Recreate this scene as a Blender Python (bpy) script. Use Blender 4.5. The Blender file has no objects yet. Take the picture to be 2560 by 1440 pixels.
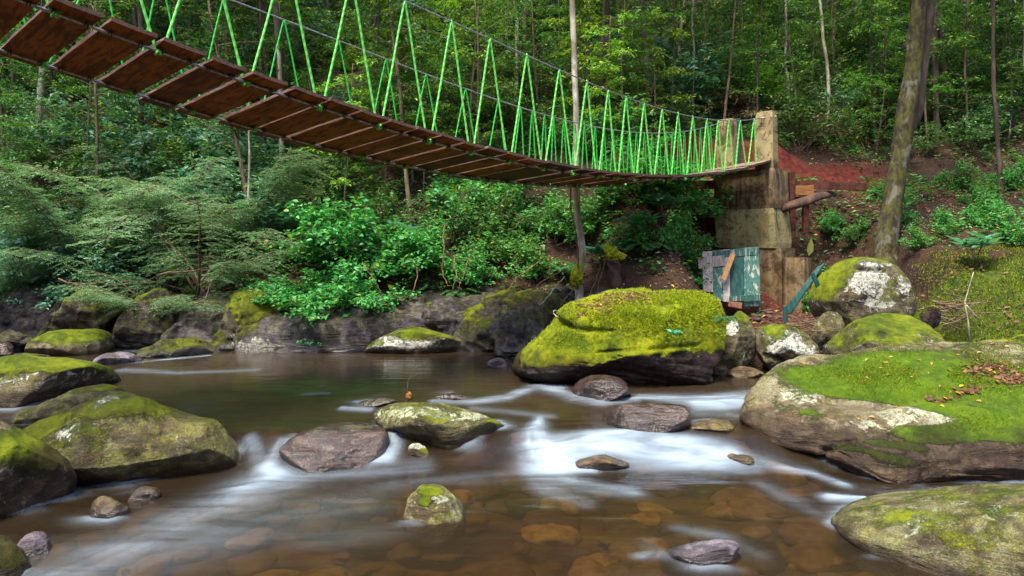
import bpy, math, random
import numpy as np
from mathutils import Vector
R_ = math.radians

# ------------------------------------------------------------------ camera, sky, sun, exposure
scene = bpy.context.scene
C = scene.collection
H = 1.6                       # eye height above the upper pool (z = 0)
F = 1828.0                    # focal length in pixels of a 2560 wide picture
cam_d = bpy.data.cameras.new("camera")
cam = bpy.data.objects.new("camera", cam_d); C.objects.link(cam)
cam.location = (0, 0, H); cam.rotation_euler = (R_(90), 0, 0)
cam_d.sensor_width = 36.0; cam_d.lens = 36.0 * F / 2560.0
cam_d.shift_y = -100.0 / 2560.0
cam_d.clip_start = 0.05; cam_d.clip_end = 600
scene.camera = cam

SUN_EL, SUN_AZ = 66.0, 215.0
w = bpy.data.worlds.new("World"); scene.world = w; w.use_nodes = True
nt = w.node_tree; bgn = nt.nodes["Background"]
sky = nt.nodes.new("ShaderNodeTexSky"); sky.sky_type = 'NISHITA'; sky.sun_disc = False
sky.sun_elevation = R_(SUN_EL); sky.sun_rotation = R_(SUN_AZ); sky.air_density = 1.0; sky.dust_density = 3.0; sky.ozone_density = 1.0
nt.links.new(sky.outputs[0], bgn.inputs[0]); bgn.inputs[1].default_value = 0.14
sl = bpy.data.lights.new("sun", 'SUN'); sl.energy = 2.8; sl.angle = R_(15); sl.color = (1.0, 0.90, 0.70)
so = bpy.data.objects.new("sun", sl); C.objects.link(so)
_a = R_(SUN_AZ); _e = R_(SUN_EL)
sun_dir = Vector((math.sin(_a) * math.cos(_e), math.cos(_a) * math.cos(_e), math.sin(_e)))
so.rotation_euler = sun_dir.to_track_quat('Z', 'Y').to_euler()
scene.view_settings.view_transform = 'Standard'; scene.view_settings.look = 'None'
scene.view_settings.exposure = 1.45; scene.view_settings.gamma = 1.0
scene.view_settings.use_curve_mapping = False
scene.cycles.max_bounces = 7; scene.cycles.diffuse_bounces = 3; scene.cycles.glossy_bounces = 3
scene.cycles.transmission_bounces = 4; scene.cycles.transparent_max_bounces = 8
scene.cycles.caustics_reflective = False; scene.cycles.caustics_refractive = False
scene.cycles.use_denoising = True

# ------------------------------------------------------------------ numeric helpers
def ss(a, b, x):
    t = np.clip((x - a) / (b - a), 0, 1); return t * t * (3 - 2 * t)

def _hash(ix, iy, iz, seed):
    h = (ix.astype(np.int64) * 374761393 + iy.astype(np.int64) * 668265263 + iz.astype(np.int64) * 2147483647 + seed * 144665) & 0xffffffff
    h = ((h ^ (h >> 13)) * 1274126177) & 0xffffffff
    return ((h ^ (h >> 16)) & 0xffff) / 32768.0 - 1.0

def vnoise(P, seed=0):
    P = np.asarray(P, float); i = np.floor(P); f = P - i; f = f * f * f * (f * (f * 6 - 15) + 10)
    ix, iy, iz = i[:, 0], i[:, 1], i[:, 2]; r = 0
    for dx in (0, 1):
        for dy in (0, 1):
            for dz in (0, 1):
                wgt = (f[:, 0] if dx else 1 - f[:, 0]) * (f[:, 1] if dy else 1 - f[:, 1]) * (f[:, 2] if dz else 1 - f[:, 2])
                r = r + wgt * _hash(ix + dx, iy + dy, iz + dz, seed)
    return r

def fbm(P, seed=0, octs=4, gain=0.5):
    a, s, r = 1.0, 1.0, 0
    P = np.asarray(P, float)
    for k in range(octs):
        r = r + a * vnoise(P * s + 13.7 * k, seed + k); a *= gain; s *= 2.03
    return r

def mk(name, V, Q=None, T=None, mats=(), mi=None, attrs=None, col=None, parent=None, smooth=True, link=True):
    """link ONE mesh object from numpy arrays of vertices, quads and triangles"""
    me = bpy.data.meshes.new(name)
    V = np.asarray(V, np.float32)
    Q = np.zeros((0, 4), int) if Q is None or len(Q) == 0 else np.asarray(Q, int)
    T = np.zeros((0, 3), int) if T is None or len(T) == 0 else np.asarray(T, int)
    me.vertices.add(len(V)); me.vertices.foreach_set("co", V.ravel())
    nl = len(Q) * 4 + len(T) * 3; npoly = len(Q) + len(T)
    me.loops.add(nl); me.loops.foreach_set("vertex_index", np.concatenate([Q.ravel(), T.ravel()]).astype(np.int32))
    me.polygons.add(npoly)
    st = np.concatenate([np.arange(len(Q)) * 4, len(Q) * 4 + np.arange(len(T)) * 3]).astype(np.int32)
    me.polygons.foreach_set("loop_start", st)
    if mi is not None: me.polygons.foreach_set("material_index", np.asarray(mi, np.int32))
    me.polygons.foreach_set("use_smooth", np.full(npoly, smooth, bool))
    for m in (mats if isinstance(mats, (list, tuple)) else [mats]): me.materials.append(m)
    me.update(calc_edges=True); me.validate()
    if attrs:
        for k, v in attrs.items():
            a = me.attributes.new(k, 'FLOAT', 'POINT'); a.data.foreach_set("value", np.asarray(v, np.float32))
    if col is not None:
        a = me.attributes.new("Col", 'FLOAT_COLOR', 'POINT')
        cc = np.ones((len(V), 4), np.float32); cc[:, :3] = col; a.data.foreach_set("color", cc.ravel())
    o = bpy.data.objects.new(name, me)
    if link: C.objects.link(o)
    if parent is not None: o.parent = parent
    return o

class MB:
    """collects shapes into one mesh"""
    def __init__(s): s.V = []; s.Q = []; s.T = []; s.mq = []; s.mt = []; s.c = []; s.n = 0
    def add(s, V, Q=None, T=None, m=0, c=None):
        V = np.asarray(V, float)
        if Q is not None and len(Q): s.Q.append(np.asarray(Q) + s.n); s.mq.append(np.full(len(Q), m))
        if T is not None and len(T): s.T.append(np.asarray(T) + s.n); s.mt.append(np.full(len(T), m))
        s.V.append(V); s.n += len(V)
        cc = np.ones((len(V), 3)) * 0.5
        if c is not None: cc[:] = c
        s.c.append(cc); return s
    def tube(s, pts, rad, n=8, m=0, c=None, caps=True, wob=0.0, seed=0, twist=0):
        pts = np.asarray(pts, float); k = len(pts); rad = np.ones(k) * rad
        tan = np.gradient(pts, axis=0); tan /= np.linalg.norm(tan, axis=1)[:, None] + 1e-9
        ref = np.array([0, 0, 1.0]) if abs(tan[0][2]) < .8 else np.array([1.0, 0, 0])
        rings = []
        for i in range(k):
            a = np.cross(tan[i], ref); a /= np.linalg.norm(a) + 1e-9; b = np.cross(a, tan[i]); ref = b if abs(np.dot(b, tan[i])) < .9 else ref
            th = np.arange(n) / n * 2 * np.pi + twist * i
            rr = rad[i] * np.ones(n)
            if wob: rr = rr * (1 + wob * vnoise(np.stack([np.cos(th) * 1.3, np.sin(th) * 1.3, np.full(n, i * .55)], 1), seed))
            rings.append(pts[i] + rr[:, None] * (np.cos(th)[:, None] * a + np.sin(th)[:, None] * b))
        V = np.concatenate(rings); Q = []; T = []
        j = np.arange(n); jn = (j + 1) % n
        for i in range(k - 1): Q.append(np.stack([i * n + j, i * n + jn, (i + 1) * n + jn, (i + 1) * n + j], 1))
        Q = np.concatenate(Q)
        if caps:
            V = np.concatenate([V, pts[:1], pts[-1:]])
            T = np.concatenate([np.stack([jn, j, np.full(n, k * n)], 1), np.stack([(k - 1) * n + j, (k - 1) * n + jn, np.full(n, k * n + 1)], 1)])
        return s.add(V, Q, T if len(T) else None, m, c)
    def box(s, o, a, b, c_, m=0, bev=0.0, jit=0.0, seed=0):
        """box from corner o with edge vectors a, b, c_ ; bev chamfers the edges by resampling"""
        o, a, b, c_ = [np.asarray(v, float) for v in (o, a, b, c_)]
        la, lb, lc = [np.linalg.norm(v) for v in (a, b, c_)]
        g = []
        for L in (la, lb, lc):
            e = min(bev, L * .3) / L if bev > 0 else 0
            g.append([0, 1] if e == 0 else [0, e, 1 - e, 1])
        if bev == 0:
            V = [o + a * i + b * j + c_ * k for i in (0, 1) for j in (0, 1) for k in (0, 1)]
            Q = [[0, 1, 3, 2], [4, 6, 7, 5], [0, 4, 5, 1], [2, 3, 7, 6], [0, 2, 6, 4], [1, 5, 7, 3]]
        else:
            V = []; idx = {}; Q = []
            ea, eb, ec = g[0][1], g[1][1], g[2][1]
            def vid(i, j, k, ax):
                key = (i, j, k, ax)
                if key not in idx:
                    ti, tj, tk = float(i), float(j), float(k)
                    if ax != 0: ti = ea if i == 0 else 1 - ea
                    if ax != 1: tj = eb if j == 0 else 1 - eb
                    if ax != 2: tk = ec if k == 0 else 1 - ec
                    idx[key] = len(V); V.append(o + a * ti + b * tj + c_ * tk)
                return idx[key]
            for s0 in (0, 1):
                q = [vid(s0, 0, 0, 0), vid(s0, 1, 0, 0), vid(s0, 1, 1, 0), vid(s0, 0, 1, 0)]; Q.append(q if s0 else q[::-1])
                q = [vid(0, s0, 0, 1), vid(0, s0, 1, 1), vid(1, s0, 1, 1), vid(1, s0, 0, 1)]; Q.append(q if s0 else q[::-1])
                q = [vid(0, 0, s0, 2), vid(1, 0, s0, 2), vid(1, 1, s0, 2), vid(0, 1, s0, 2)]; Q.append(q if s0 else q[::-1])
            for i in (0, 1):
                for j in (0, 1):
                    Q.append([vid(i, j, 0, 0), vid(i, j, 1, 0), vid(i, j, 1, 1), vid(i, j, 0, 1)])
                    Q.append([vid(i, 0, j, 0), vid(i, 1, j, 0), vid(i, 1, j, 2), vid(i, 0, j, 2)])
                    Q.append([vid(0, i, j, 1), vid(1, i, j, 1), vid(1, i, j, 2), vid(0, i, j, 2)])
            T = [[vid(i, j, k, 0), vid(i, j, k, 1), vid(i, j, k, 2)] for i in (0, 1) for j in (0, 1) for k in (0, 1)]
            V = np.array(V)
            if jit: V = V + (np.random.RandomState(seed).rand(*V.shape) - .5) * jit
            return s.add(V, Q, T, m)
        V = np.array(V)
        if jit: V = V + (np.random.RandomState(seed).rand(*V.shape) - .5) * jit
        return s.add(V, Q, None, m)
    def build(s, name, mats, parent=None, smooth=True, link=True, col=False):
        V = np.concatenate(s.V); Q = np.concatenate(s.Q) if s.Q else None; T = np.concatenate(s.T) if s.T else None
        mi = np.concatenate(s.mq + s.mt)
        return mk(name, V, Q, T, mats, mi, None, np.concatenate(s.c) if col else None, parent, smooth, link)

def tag(o, label=None, cat=None, group=None, kind=None):
    if label: o['label'] = label
    if cat: o['category'] = cat
    if group: o['group'] = group
    if kind: o['kind'] = kind
    return o
def empty(name, loc=(0, 0, 0)):
    o = bpy.data.objects.new(name, None); C.objects.link(o); o.location = loc; return o
def rebase(root, children_objs):
    """children built in world coordinates keep their place under a moved Empty"""
    for c in children_objs:
        c.location = c.location - root.location

def zw(y):
    y = np.asarray(y, float)
    return -.02 * ss(9.2, 8.2, y) - .12 * ss(8.4, 7.2, y) - .22 * ss(7.0, 6.35, y) - .06 * ss(6.3, 3.0, y)
def ray(px, py, D):
    return np.array([(px - 1280) / F * D, D, H - (py - 620) / F * D])
def wpt(px, py):
    y = 7.0
    for _ in range(40): y = .5 * y + .5 * (H - float(zw(y))) * F / (py - 620)
    return np.array([(px - 1280) / F * y, y, float(zw(y))])

def yb(x):
    return np.interp(x, [-30, -9, -3, 0, 1.0, 2.0, 3, 4, 5, 6, 8, 12, 30], [12.2, 11.9, 11.35, 11.45, 11.2, 10.4, 9.8, 9.4, 9.0, 7.6, 5.0, 2.0, -6])
LD = ([-5, 0, .3, 1.0, 2.0, 4.0, 8, 16, 50, 120], [0, 0, .42, .85, 1.5, 3.0, 5.8, 10.8, 30, 60])
RY = ([0, 9.2, 10, 12, 13.6, 14.7, 15.5, 16.6, 16.9, 17.15, 20, 30, 70, 140], [-.1, .05, .25, .42, .5, 1.5, 2.85, 3.0, 3.1, 3.95, 5.9, 12, 34, 64])
SY = ([0, 8.4, 9.5, 11.5, 13.2, 15.6, 16.6, 17.0, 17.3, 20, 30, 70, 140], [-.1, .15, .45, 1.35, 1.95, 2.85, 3.0, 3.05, 3.6, 5.6, 12, 34, 64])
def terr(x, y, detail=True):
    x = np.asarray(x, float); y = np.asarray(y, float)
    d = y - yb(x)
    zl = np.interp(d, *LD); zr = np.interp(y, *RY); zs = np.interp(y, *SY)
    wr = ss(2.4, 3.6, x); ws = ss(6.1, 7.2, x)
    z = zl * (1 - wr) + (zr * (1 - ws) + zs * ws) * wr
    k = ss(0, .35, d)
    bed = zw(y) - .05 - .25 * ss(0, .9, -d)
    near = ss(2.6, .3, y) * .75
    P = np.stack([x, y, np.zeros_like(x)], -1).reshape(-1, 3)
    if detail:
        n = fbm(P * .55, 5, 5).reshape(x.shape); n2 = fbm(P * 2.2, 9, 3).reshape(x.shape)
        z = z + (n * .16 * ss(0, 2, d) + n2 * .035)
        bed = bed + n2 * .05
    return z * k + (bed + near) * (1 - k)

# ------------------------------------------------------------------ material helpers
def newmat(name):
    m = bpy.data.materials.new(name); m.use_nodes = True; m.node_tree.nodes.clear(); return m
class NT:
    def __init__(s, m): s.t = m.node_tree
    def n(s, typ, **kw):
        x = s.t.nodes.new(typ)
        for k, v in kw.items():
            if k.startswith('i_'): x.inputs[k[2:].replace('_', ' ')].default_value = v
            else: setattr(x, k, v)
        return x
    def l(s, a, b): s.t.links.new(a, b)
    def val(s, a, i):
        if isinstance(a, (int, float)): i.default_value = a
        elif isinstance(a, tuple): i.default_value = a
        else: s.l(a, i)
    def math(s, op, a, b=0.0, clamp=False):
        x = s.n('ShaderNodeMath', operation=op, use_clamp=clamp); s.val(a, x.inputs[0]); s.val(b, x.inputs[1]); return x.outputs[0]
    def mix(s, f, a, b, mode='MIX'):
        x = s.n('ShaderNodeMix', data_type='RGBA', blend_type=mode); s.val(f, x.inputs[0])
        for v, i in ((a, 6), (b, 7)):
            if isinstance(v, tuple) and len(v) == 3: v = v + (1,)
            s.val(v, x.inputs[i])
        return x.outputs[2]
    def ramp(s, x, a, b):
        r = s.n('ShaderNodeMapRange', interpolation_type='SMOOTHSTEP'); s.val(x, r.inputs[0]); r.inputs[1].default_value = a; r.inputs[2].default_value = b; return r.outputs[0]
    def coord(s, scale=(1, 1, 1), kind='Object', rot=(0, 0, 0)):
        c = s.n('ShaderNodeTexCoord'); mp = s.n('ShaderNodeMapping'); mp.inputs['Scale'].default_value = scale; mp.inputs['Rotation'].default_value = rot
        s.l(c.outputs[kind], mp.inputs[0]); return mp.outputs[0]
    def noise(s, v, scale, detail=4, rough=.55, dist=0.0):
        x = s.n('ShaderNodeTexNoise'); s.l(v, x.inputs['Vector']); x.inputs['Scale'].default_value = scale; x.inputs['Detail'].default_value = detail
        x.inputs['Roughness'].default_value = rough; x.inputs['Distortion'].default_value = dist; return x.outputs[0]
    def voro(s, v, scale, feature='F1', out=0):
        x = s.n('ShaderNodeTexVoronoi', feature=feature); s.l(v, x.inputs['Vector']); x.inputs['Scale'].default_value = scale; return x.outputs[out]
    def attr(s, name, out=2):
        x = s.n('ShaderNodeAttribute', attribute_name=name); return x.outputs[out]
    def bump(s, h, strength, dist, normal=None):
        b = s.n('ShaderNodeBump'); b.inputs['Strength'].default_value = strength; b.inputs['Distance'].default_value = dist; s.l(h, b.inputs['Height'])
        if normal is not None: s.l(normal, b.inputs['Normal'])
        return b.outputs[0]
    def out(s, sh): o = s.n('ShaderNodeOutputMaterial'); s.l(sh, o.inputs[0])
    def bsdf(s, col, rough=.8, normal=None, spec=.3, metal=0.0, coat=None):
        b = s.n('ShaderNodeBsdfPrincipled')
        if isinstance(col, tuple) and len(col) == 3: col = col + (1,)
        s.val(col, b.inputs['Base Color']); s.val(rough, b.inputs['Roughness']); s.val(spec, b.inputs['Specular IOR Level']); s.val(metal, b.inputs['Metallic'])
        if coat is not None: s.val(coat, b.inputs['Coat Weight']); b.inputs['Coat Roughness'].default_value = .12
        if normal is not None: s.l(normal, b.inputs['Normal'])
        return b.outputs[0]

MOSS_A, MOSS_B, MOSS_C = (.34, .38, .008), (.09, .15, .006), (.035, .055, .008)
def rock_mat(name, base=(.22, .20, .16), dark=(.07, .06, .055), warm=(.30, .17, .08), moss=0.0, lichen=0.0, zwet=0.0, wet=.10, mossA=MOSS_A, mossB=MOSS_B, gloss=.0, strata=.0, alg=.3, scale=1.0, lich=(.50, .54, .44)):
    m = newmat(name); t = NT(m)
    co = t.coord(); g = t.n('ShaderNodeNewGeometry'); sx = t.n('ShaderNodeSeparateXYZ'); t.l(g.outputs['Normal'], sx.inputs[0]); nz = sx.outputs[2]
    sp = t.n('ShaderNodeSeparateXYZ'); t.l(g.outputs['Position'], sp.inputs[0])
    n1 = t.noise(co, 2.2 * scale, 6, .6, .4); n2 = t.noise(co, 9 * scale, 6, .65); n3 = t.noise(co, 42 * scale, 4, .7); n4 = t.noise(co, 5 * scale, 5, .6, .8)
    sco = t.coord((1, 1, 5), rot=(R_(8), R_(12), 0)); ns = t.noise(sco, 4 * scale, 6, .65, .5)
    c = t.mix(t.ramp(t.math('ADD', n1, t.math('MULTIPLY', t.math('SUBTRACT', n2, .5), .5)), .42, .60), dark, base)
    c = t.mix(t.math('MULTIPLY', t.ramp(t.noise(co, 3.6 * scale, 8, .72, 1.5), .54, .62), .6), c, tuple(v * .55 for v in dark))
    c = t.mix(t.math('MULTIPLY', t.ramp(ns, .5, .68), .55), c, warm)
    c = t.mix(t.math('MULTIPLY', t.ramp(n2, .52, .7), .45), c, tuple(min(1, v * 1.7) for v in base))
    c = t.mix(t.math('MULTIPLY', t.ramp(n3, .55, .75), .5), c, tuple(v * .35 for v in dark))
    # thin yellow green algae film
    c = t.mix(t.math('MULTIPLY', t.ramp(t.math('ADD', t.math('ADD', n4, t.math('MULTIPLY', nz, .10)), t.math('MULTIPLY', t.math('SUBTRACT', n3, .5), .5)), .46, .68), alg), c, t.mix(t.ramp(n2, .4, .6), (.085, .095, .018), (.20, .20, .035)))
    n5 = t.noise(co, 85 * scale, 3, .8); c = t.mix(t.math('MULTIPLY', t.ramp(n5, .56, .40), .55), c, tuple(v * .5 for v in dark)); c = t.mix(t.math('MULTIPLY', t.ramp(n5, .60, .70), .35), c, tuple(min(1, v * 1.9) for v in base))
    # lichen crusts
    lv = t.noise(co, 6.5 * scale, 7, .72, 1.2)
    lm = t.ramp(t.math('ADD', t.math('ADD', lv, t.math('MULTIPLY', t.attr('lich'), .34)), t.math('MULTIPLY', n3, .12)), .72 - .12 * lichen, .75 - .12 * lichen)
    lcol = t.mix(t.ramp(n3, .42, .62), lich, tuple(v * .55 for v in lich))
    lm = t.math('MULTIPLY', lm, t.ramp(t.noise(co, 21 * scale, 6, .75, .5), .40, .52)); c = t.mix(t.math('MULTIPLY', lm, .92), c, lcol)
    # moss
    mv = t.math('ADD', t.math('MULTIPLY', t.noise(co, 3.1 * scale, 8, .66, .35), .9), t.math('MULTIPLY', nz, .30))
    mv = t.math('ADD', mv, t.math('MULTIPLY', t.math('SUBTRACT', t.noise(co, 13 * scale, 6, .75, .6), .5), .42)); mv = t.math('ADD', mv, t.math('MULTIPLY', t.attr('moss'), .5)); mv = t.math('ADD', mv, t.math('MULTIPLY', t.math('SUBTRACT', n3, .5), .16))
    fine_ = t.noise(co, 55, 3, .8); mv = t.math('ADD', mv, t.math('MULTIPLY', t.math('SUBTRACT', fine_, .5), .50)); mm = t.ramp(mv, .66 - .3 * moss, .84 - .3 * moss)
    fz = t.noise(co, 95, 3, .8); fz2 = t.noise(co, 16, 5, .7)
    mc = t.mix(t.ramp(t.math('ADD', t.math('MULTIPLY', n2, .6), t.math('MULTIPLY', t.noise(co, 1.7, 3, .5), .5)), .42, .68), mossB, mossA)
    mc = t.mix(t.math('MULTIPLY', t.ramp(fz, .5, .3), .75), mc, MOSS_C)
    mc = t.mix(t.math('MULTIPLY', t.ramp(fz2, .56, .74), .55), mc, (.36, .33, .03)); mc = t.mix(t.math('MULTIPLY', t.ramp(t.noise(co, 4.3, 7, .7, 1.0), .54, .66), .55), mc, (.085, .080, .022))
    c = t.mix(mm, c, mc)
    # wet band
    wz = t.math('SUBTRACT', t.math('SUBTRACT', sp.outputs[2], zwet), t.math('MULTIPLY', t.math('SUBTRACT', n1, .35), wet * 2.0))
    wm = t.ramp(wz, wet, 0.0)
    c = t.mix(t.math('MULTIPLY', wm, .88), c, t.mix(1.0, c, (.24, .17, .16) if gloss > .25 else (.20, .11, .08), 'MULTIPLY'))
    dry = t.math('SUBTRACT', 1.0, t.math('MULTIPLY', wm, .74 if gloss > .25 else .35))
    rough = t.math('MULTIPLY', t.math('SUBTRACT', .88, t.math('MULTIPLY', n2, gloss)), dry)
    rough = t.math('MAXIMUM', rough, t.math('MULTIPLY', mm, .85))
    hh = t.math('ADD', t.math('MULTIPLY', n2, .5), t.math('MULTIPLY', n3, .35)); hh = t.math('ADD', hh, t.math('MULTIPLY', ns, .4 + strata))
    hh = t.math('ADD', t.math('MULTIPLY', hh, t.math('SUBTRACT', 1.0, t.math('MULTIPLY', mm, .6))), t.math('MULTIPLY', mm, t.math('ADD', t.math('MULTIPLY', fz, .85), .35)))
    hh = t.math('ADD', hh, t.math('MULTIPLY', t.math('MULTIPLY', mm, fz2), .8))
    nrm = t.bump(hh, 1.0, .035)
    t.out(t.bsdf(c, rough, nrm, t.math('ADD', .2, t.math('MULTIPLY', wm, .8 if gloss > .25 else .12))))
    return m

def simple_mat(name, c1, c2, scale=8, rough=.8, stretch=(1, 1, 1), bump=.3, bd=.01, spec=.3, metal=0., c3=None, detail=6, kind='Object', lo=.38, hi=.64):
    m = newmat(name); t = NT(m); co = t.coord(stretch, kind)
    n = t.noise(co, scale, detail, .62, .3); n2 = t.noise(co, scale * 5.3, 4, .7)
    c = t.mix(t.ramp(n, lo, hi), c1, c2)
    if c3: c = t.mix(t.ramp(t.noise(co, scale * .43, 5, .6, .6), .52, .66), c, c3)
    c = t.mix(t.math('MULTIPLY', t.ramp(n2, .5, .75), .4), c, tuple(v * .45 for v in c1))
    t.out(t.bsdf(c, rough, t.bump(t.math('ADD', n, t.math('MULTIPLY', n2, .5)), bump, bd), spec, metal)); return m

def leaf_mat(name, rough=.42, spec=.35, trans=.28, var=.35):
    m = newmat(name); t = NT(m); c = t.attr('Col', 0)
    oi = t.n('ShaderNodeObjectInfo')
    hs = t.n('ShaderNodeHueSaturation'); t.l(c, hs.inputs['Color'])
    t.l(t.math('ADD', 1 - var * .5, t.math('MULTIPLY', oi.outputs['Random'], var)), hs.inputs['Value'])
    t.l(t.math('ADD', .485, t.math('MULTIPLY', oi.outputs['Random'], .03)), hs.inputs['Hue'])
    a = t.bsdf(hs.outputs[0], rough, None, spec)
    tr = t.n('ShaderNodeBsdfTranslucent'); g = t.mix(1.0, hs.outputs[0], (1.5, 1.6, .7), 'MULTIPLY'); t.l(g, tr.inputs[0])
    mx = t.n('ShaderNodeMixShader'); mx.inputs[0].default_value = trans; t.l(a, mx.inputs[1]); t.l(tr.outputs[0], mx.inputs[2])
    t.out(mx.outputs[0]); return m

LEAF = leaf_mat("leaf"); DRY = leaf_mat("dry_leaf", .7, .2, .1)
TWIG = simple_mat("twig_bark", (.10, .065, .04), (.20, .15, .10), 12, .85, (1, 1, .3))
ROOTM = simple_mat("root_bark", (.09, .045, .028), (.19, .11, .07), 14, .8)
WHITE_BARK = simple_mat("pale_bark", (.20, .17, .13), (.50, .46, .38), 7, .8, (1, 1, .45), .5, .01, c3=(.30, .28, .15))
MOSSY_BARK = simple_mat("mossy_bark", (.028, .020, .016), (.075, .075, .014), 7, .9, (1.6, 1.6, .9), .9, .03, c3=(.13, .125, .10))
GREY_BARK = simple_mat("grey_bark", (.05, .034, .024), (.14, .105, .075), 6, .85, (1, 1, .3), .5, .015)
STUMPM = simple_mat("dead_wood", (.05, .028, .022), (.13, .07, .05), 6, .75, (1, 1, .2), .7, .02)
MOSSM = simple_mat("moss", (.20, .24, .01), (.38, .40, .015), 30, .95, bump=1.0, bd=.02)
def plank_mat():
    m = newmat("bridge_plank"); t = NT(m); co = t.coord((1, 1, 1)); oi = t.n('ShaderNodeObjectInfo')
    ad = t.n('ShaderNodeVectorMath', operation='ADD'); t.l(co, ad.inputs[0]); cmb = t.n('ShaderNodeCombineXYZ')
    for i in range(3): t.l(t.math('MULTIPLY', oi.outputs['Random'], 37.0), cmb.inputs[i])
    t.l(cmb.outputs[0], ad.inputs[1]); mp = t.n('ShaderNodeMapping'); mp.inputs['Scale'].default_value = (5.5, .9, 6); t.l(ad.outputs[0], mp.inputs[0]); v = mp.outputs[0]
    n = t.noise(v, 2.2, 6, .6, 1.6); n2 = t.noise(v, 12, 4, .7, .3)
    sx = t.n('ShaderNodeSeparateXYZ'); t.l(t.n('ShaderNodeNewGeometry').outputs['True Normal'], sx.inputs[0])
    c = t.mix(t.ramp(n, .36, .62), (.10, .024, .008), (.33, .10, .020))
    c = t.mix(t.ramp(t.math('ADD', t.noise(ad.outputs[0], 2.0, 3, .5, .5), t.math('MULTIPLY', t.math('SUBTRACT', oi.outputs['Random'], .5), .7)), .45, .7), c, (.085, .028, .022))
    c = t.mix(t.math('MULTIPLY', t.ramp(n2, .55, .75), .5), c, (.03, .01, .006))
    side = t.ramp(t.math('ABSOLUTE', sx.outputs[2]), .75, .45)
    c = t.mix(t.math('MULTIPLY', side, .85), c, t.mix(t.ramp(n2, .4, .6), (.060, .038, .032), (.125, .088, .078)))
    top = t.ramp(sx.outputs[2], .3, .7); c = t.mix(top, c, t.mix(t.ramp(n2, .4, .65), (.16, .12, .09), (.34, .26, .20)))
    t.out(t.bsdf(c, .6, t.bump(t.math('ADD', n, n2), .35, .006), .12)); return m
PLANK = plank_mat()
STEEL = simple_mat("steel_cable", (.20, .21, .22), (.42, .44, .46), 30, .42, bump=.2, bd=.002, metal=.8)
RUST = simple_mat("dark_clamp", (.05, .035, .03), (.10, .07, .055), 30, .5, metal=.4)
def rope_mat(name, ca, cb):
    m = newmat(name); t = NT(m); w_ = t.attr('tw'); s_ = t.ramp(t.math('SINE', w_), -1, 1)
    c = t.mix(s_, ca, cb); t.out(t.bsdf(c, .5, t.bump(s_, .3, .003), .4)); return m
ROPE = rope_mat("shaded_green_rope", (.015, .34, .035), (.035, .50, .06)); ROPE_LIT = rope_mat("lit_green_rope", (.09, .52, .07), (.22, .78, .15))  # same rope, painted lit for near side and knots, shaded for far side
def terrain_mat():
    m = newmat("forest_floor"); t = NT(m); co = t.coord()
    n1 = t.noise(co, 1.3, 7, .62, .4); n2 = t.noise(co, 9, 6, .7, .3); n3 = t.noise(co, 46, 4, .75)
    c = t.mix(t.ramp(n1, .38, .62), (.016, .009, .007), (.048, .025, .017))
    c = t.mix(t.math('MULTIPLY', t.ramp(n3, .5, .66), .8), c, (.15, .080, .050))
    c = t.mix(t.math('MULTIPLY', t.ramp(n2, .56, .7), .5), c, (.05, .065, .018))
    red = t.mix(t.ramp(n2, .35, .65), (.085, .014, .010), (.19, .040, .028)); c = t.mix(t.attr('red'), c, red)
    rk = t.mix(t.ramp(t.noise(t.coord((1, 1, 3)), 3.5, 7, .65, .8), .38, .64), (.018, .014, .017), (.075, .062, .068))
    c = t.mix(t.ramp(t.math('ADD', t.attr('rock'), t.math('MULTIPLY', t.math('SUBTRACT', n1, .5), 1.2)), .4, .6), c, rk)
    mo = t.mix(t.ramp(n2, .4, .65), (.030, .055, .006), (.095, .13, .008)); mo = t.mix(t.math('MULTIPLY', t.ramp(n3, .52, .36), .7), mo, MOSS_C)
    c = t.mix(t.ramp(t.math('ADD', t.attr('mossy'), t.math('MULTIPLY', t.math('SUBTRACT', n1, .5), 1.5)), .45, .6), c, mo)
    bd = t.voro(t.coord((1, 1, 0)), 3.2, 'SMOOTH_F1', 1)
    bsep = t.n('ShaderNodeSeparateColor'); t.l(bd, bsep.inputs[0])
    bc = t.mix(bsep.outputs[0], (.05, .030, .012), (.24, .16, .055)); bc = t.mix(t.ramp(t.noise(co, 2.4, 3, .5), .4, .62), bc, (.035, .016, .014))
    c = t.mix(t.attr('bed'), c, bc)
    t.out(t.bsdf(c, .88, t.bump(t.math('ADD', t.math('ADD', n2, n3), n1), .8, .05), .25)); return m

# ------------------------------------------------------------------ the setting: ground and stream
def grid(xs, ys):
    X, Y = np.meshgrid(xs, ys); nx, ny = len(xs), len(ys)
    i = np.arange(nx * ny).reshape(ny, nx)
    Q = np.stack([i[:-1, :-1], i[:-1, 1:], i[1:, 1:], i[1:, :-1]], -1).reshape(-1, 4)
    return X, Y, Q
xs = np.concatenate([np.linspace(-140, -14, 30)[:-1], np.linspace(-14, 14, 380), np.linspace(14, 140, 30)[1:]])
ys = np.concatenate([np.linspace(-60, 0, 14)[:-1], np.linspace(0, 9, 70)[:-1], np.linspace(9, 19, 260)[:-1], np.linspace(19, 32, 110)[:-1], np.linspace(32, 150, 40)])
X, Y, Q = grid(xs, ys)
Z = terr(X, Y); d_ = Y - yb(X)
Z = Z + ss(0, -30, Y) * 14 + ss(14, 60, np.abs(X)) * 3
P_ = np.stack([X, Y, Z * 2], -1).reshape(-1, 3)
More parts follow.
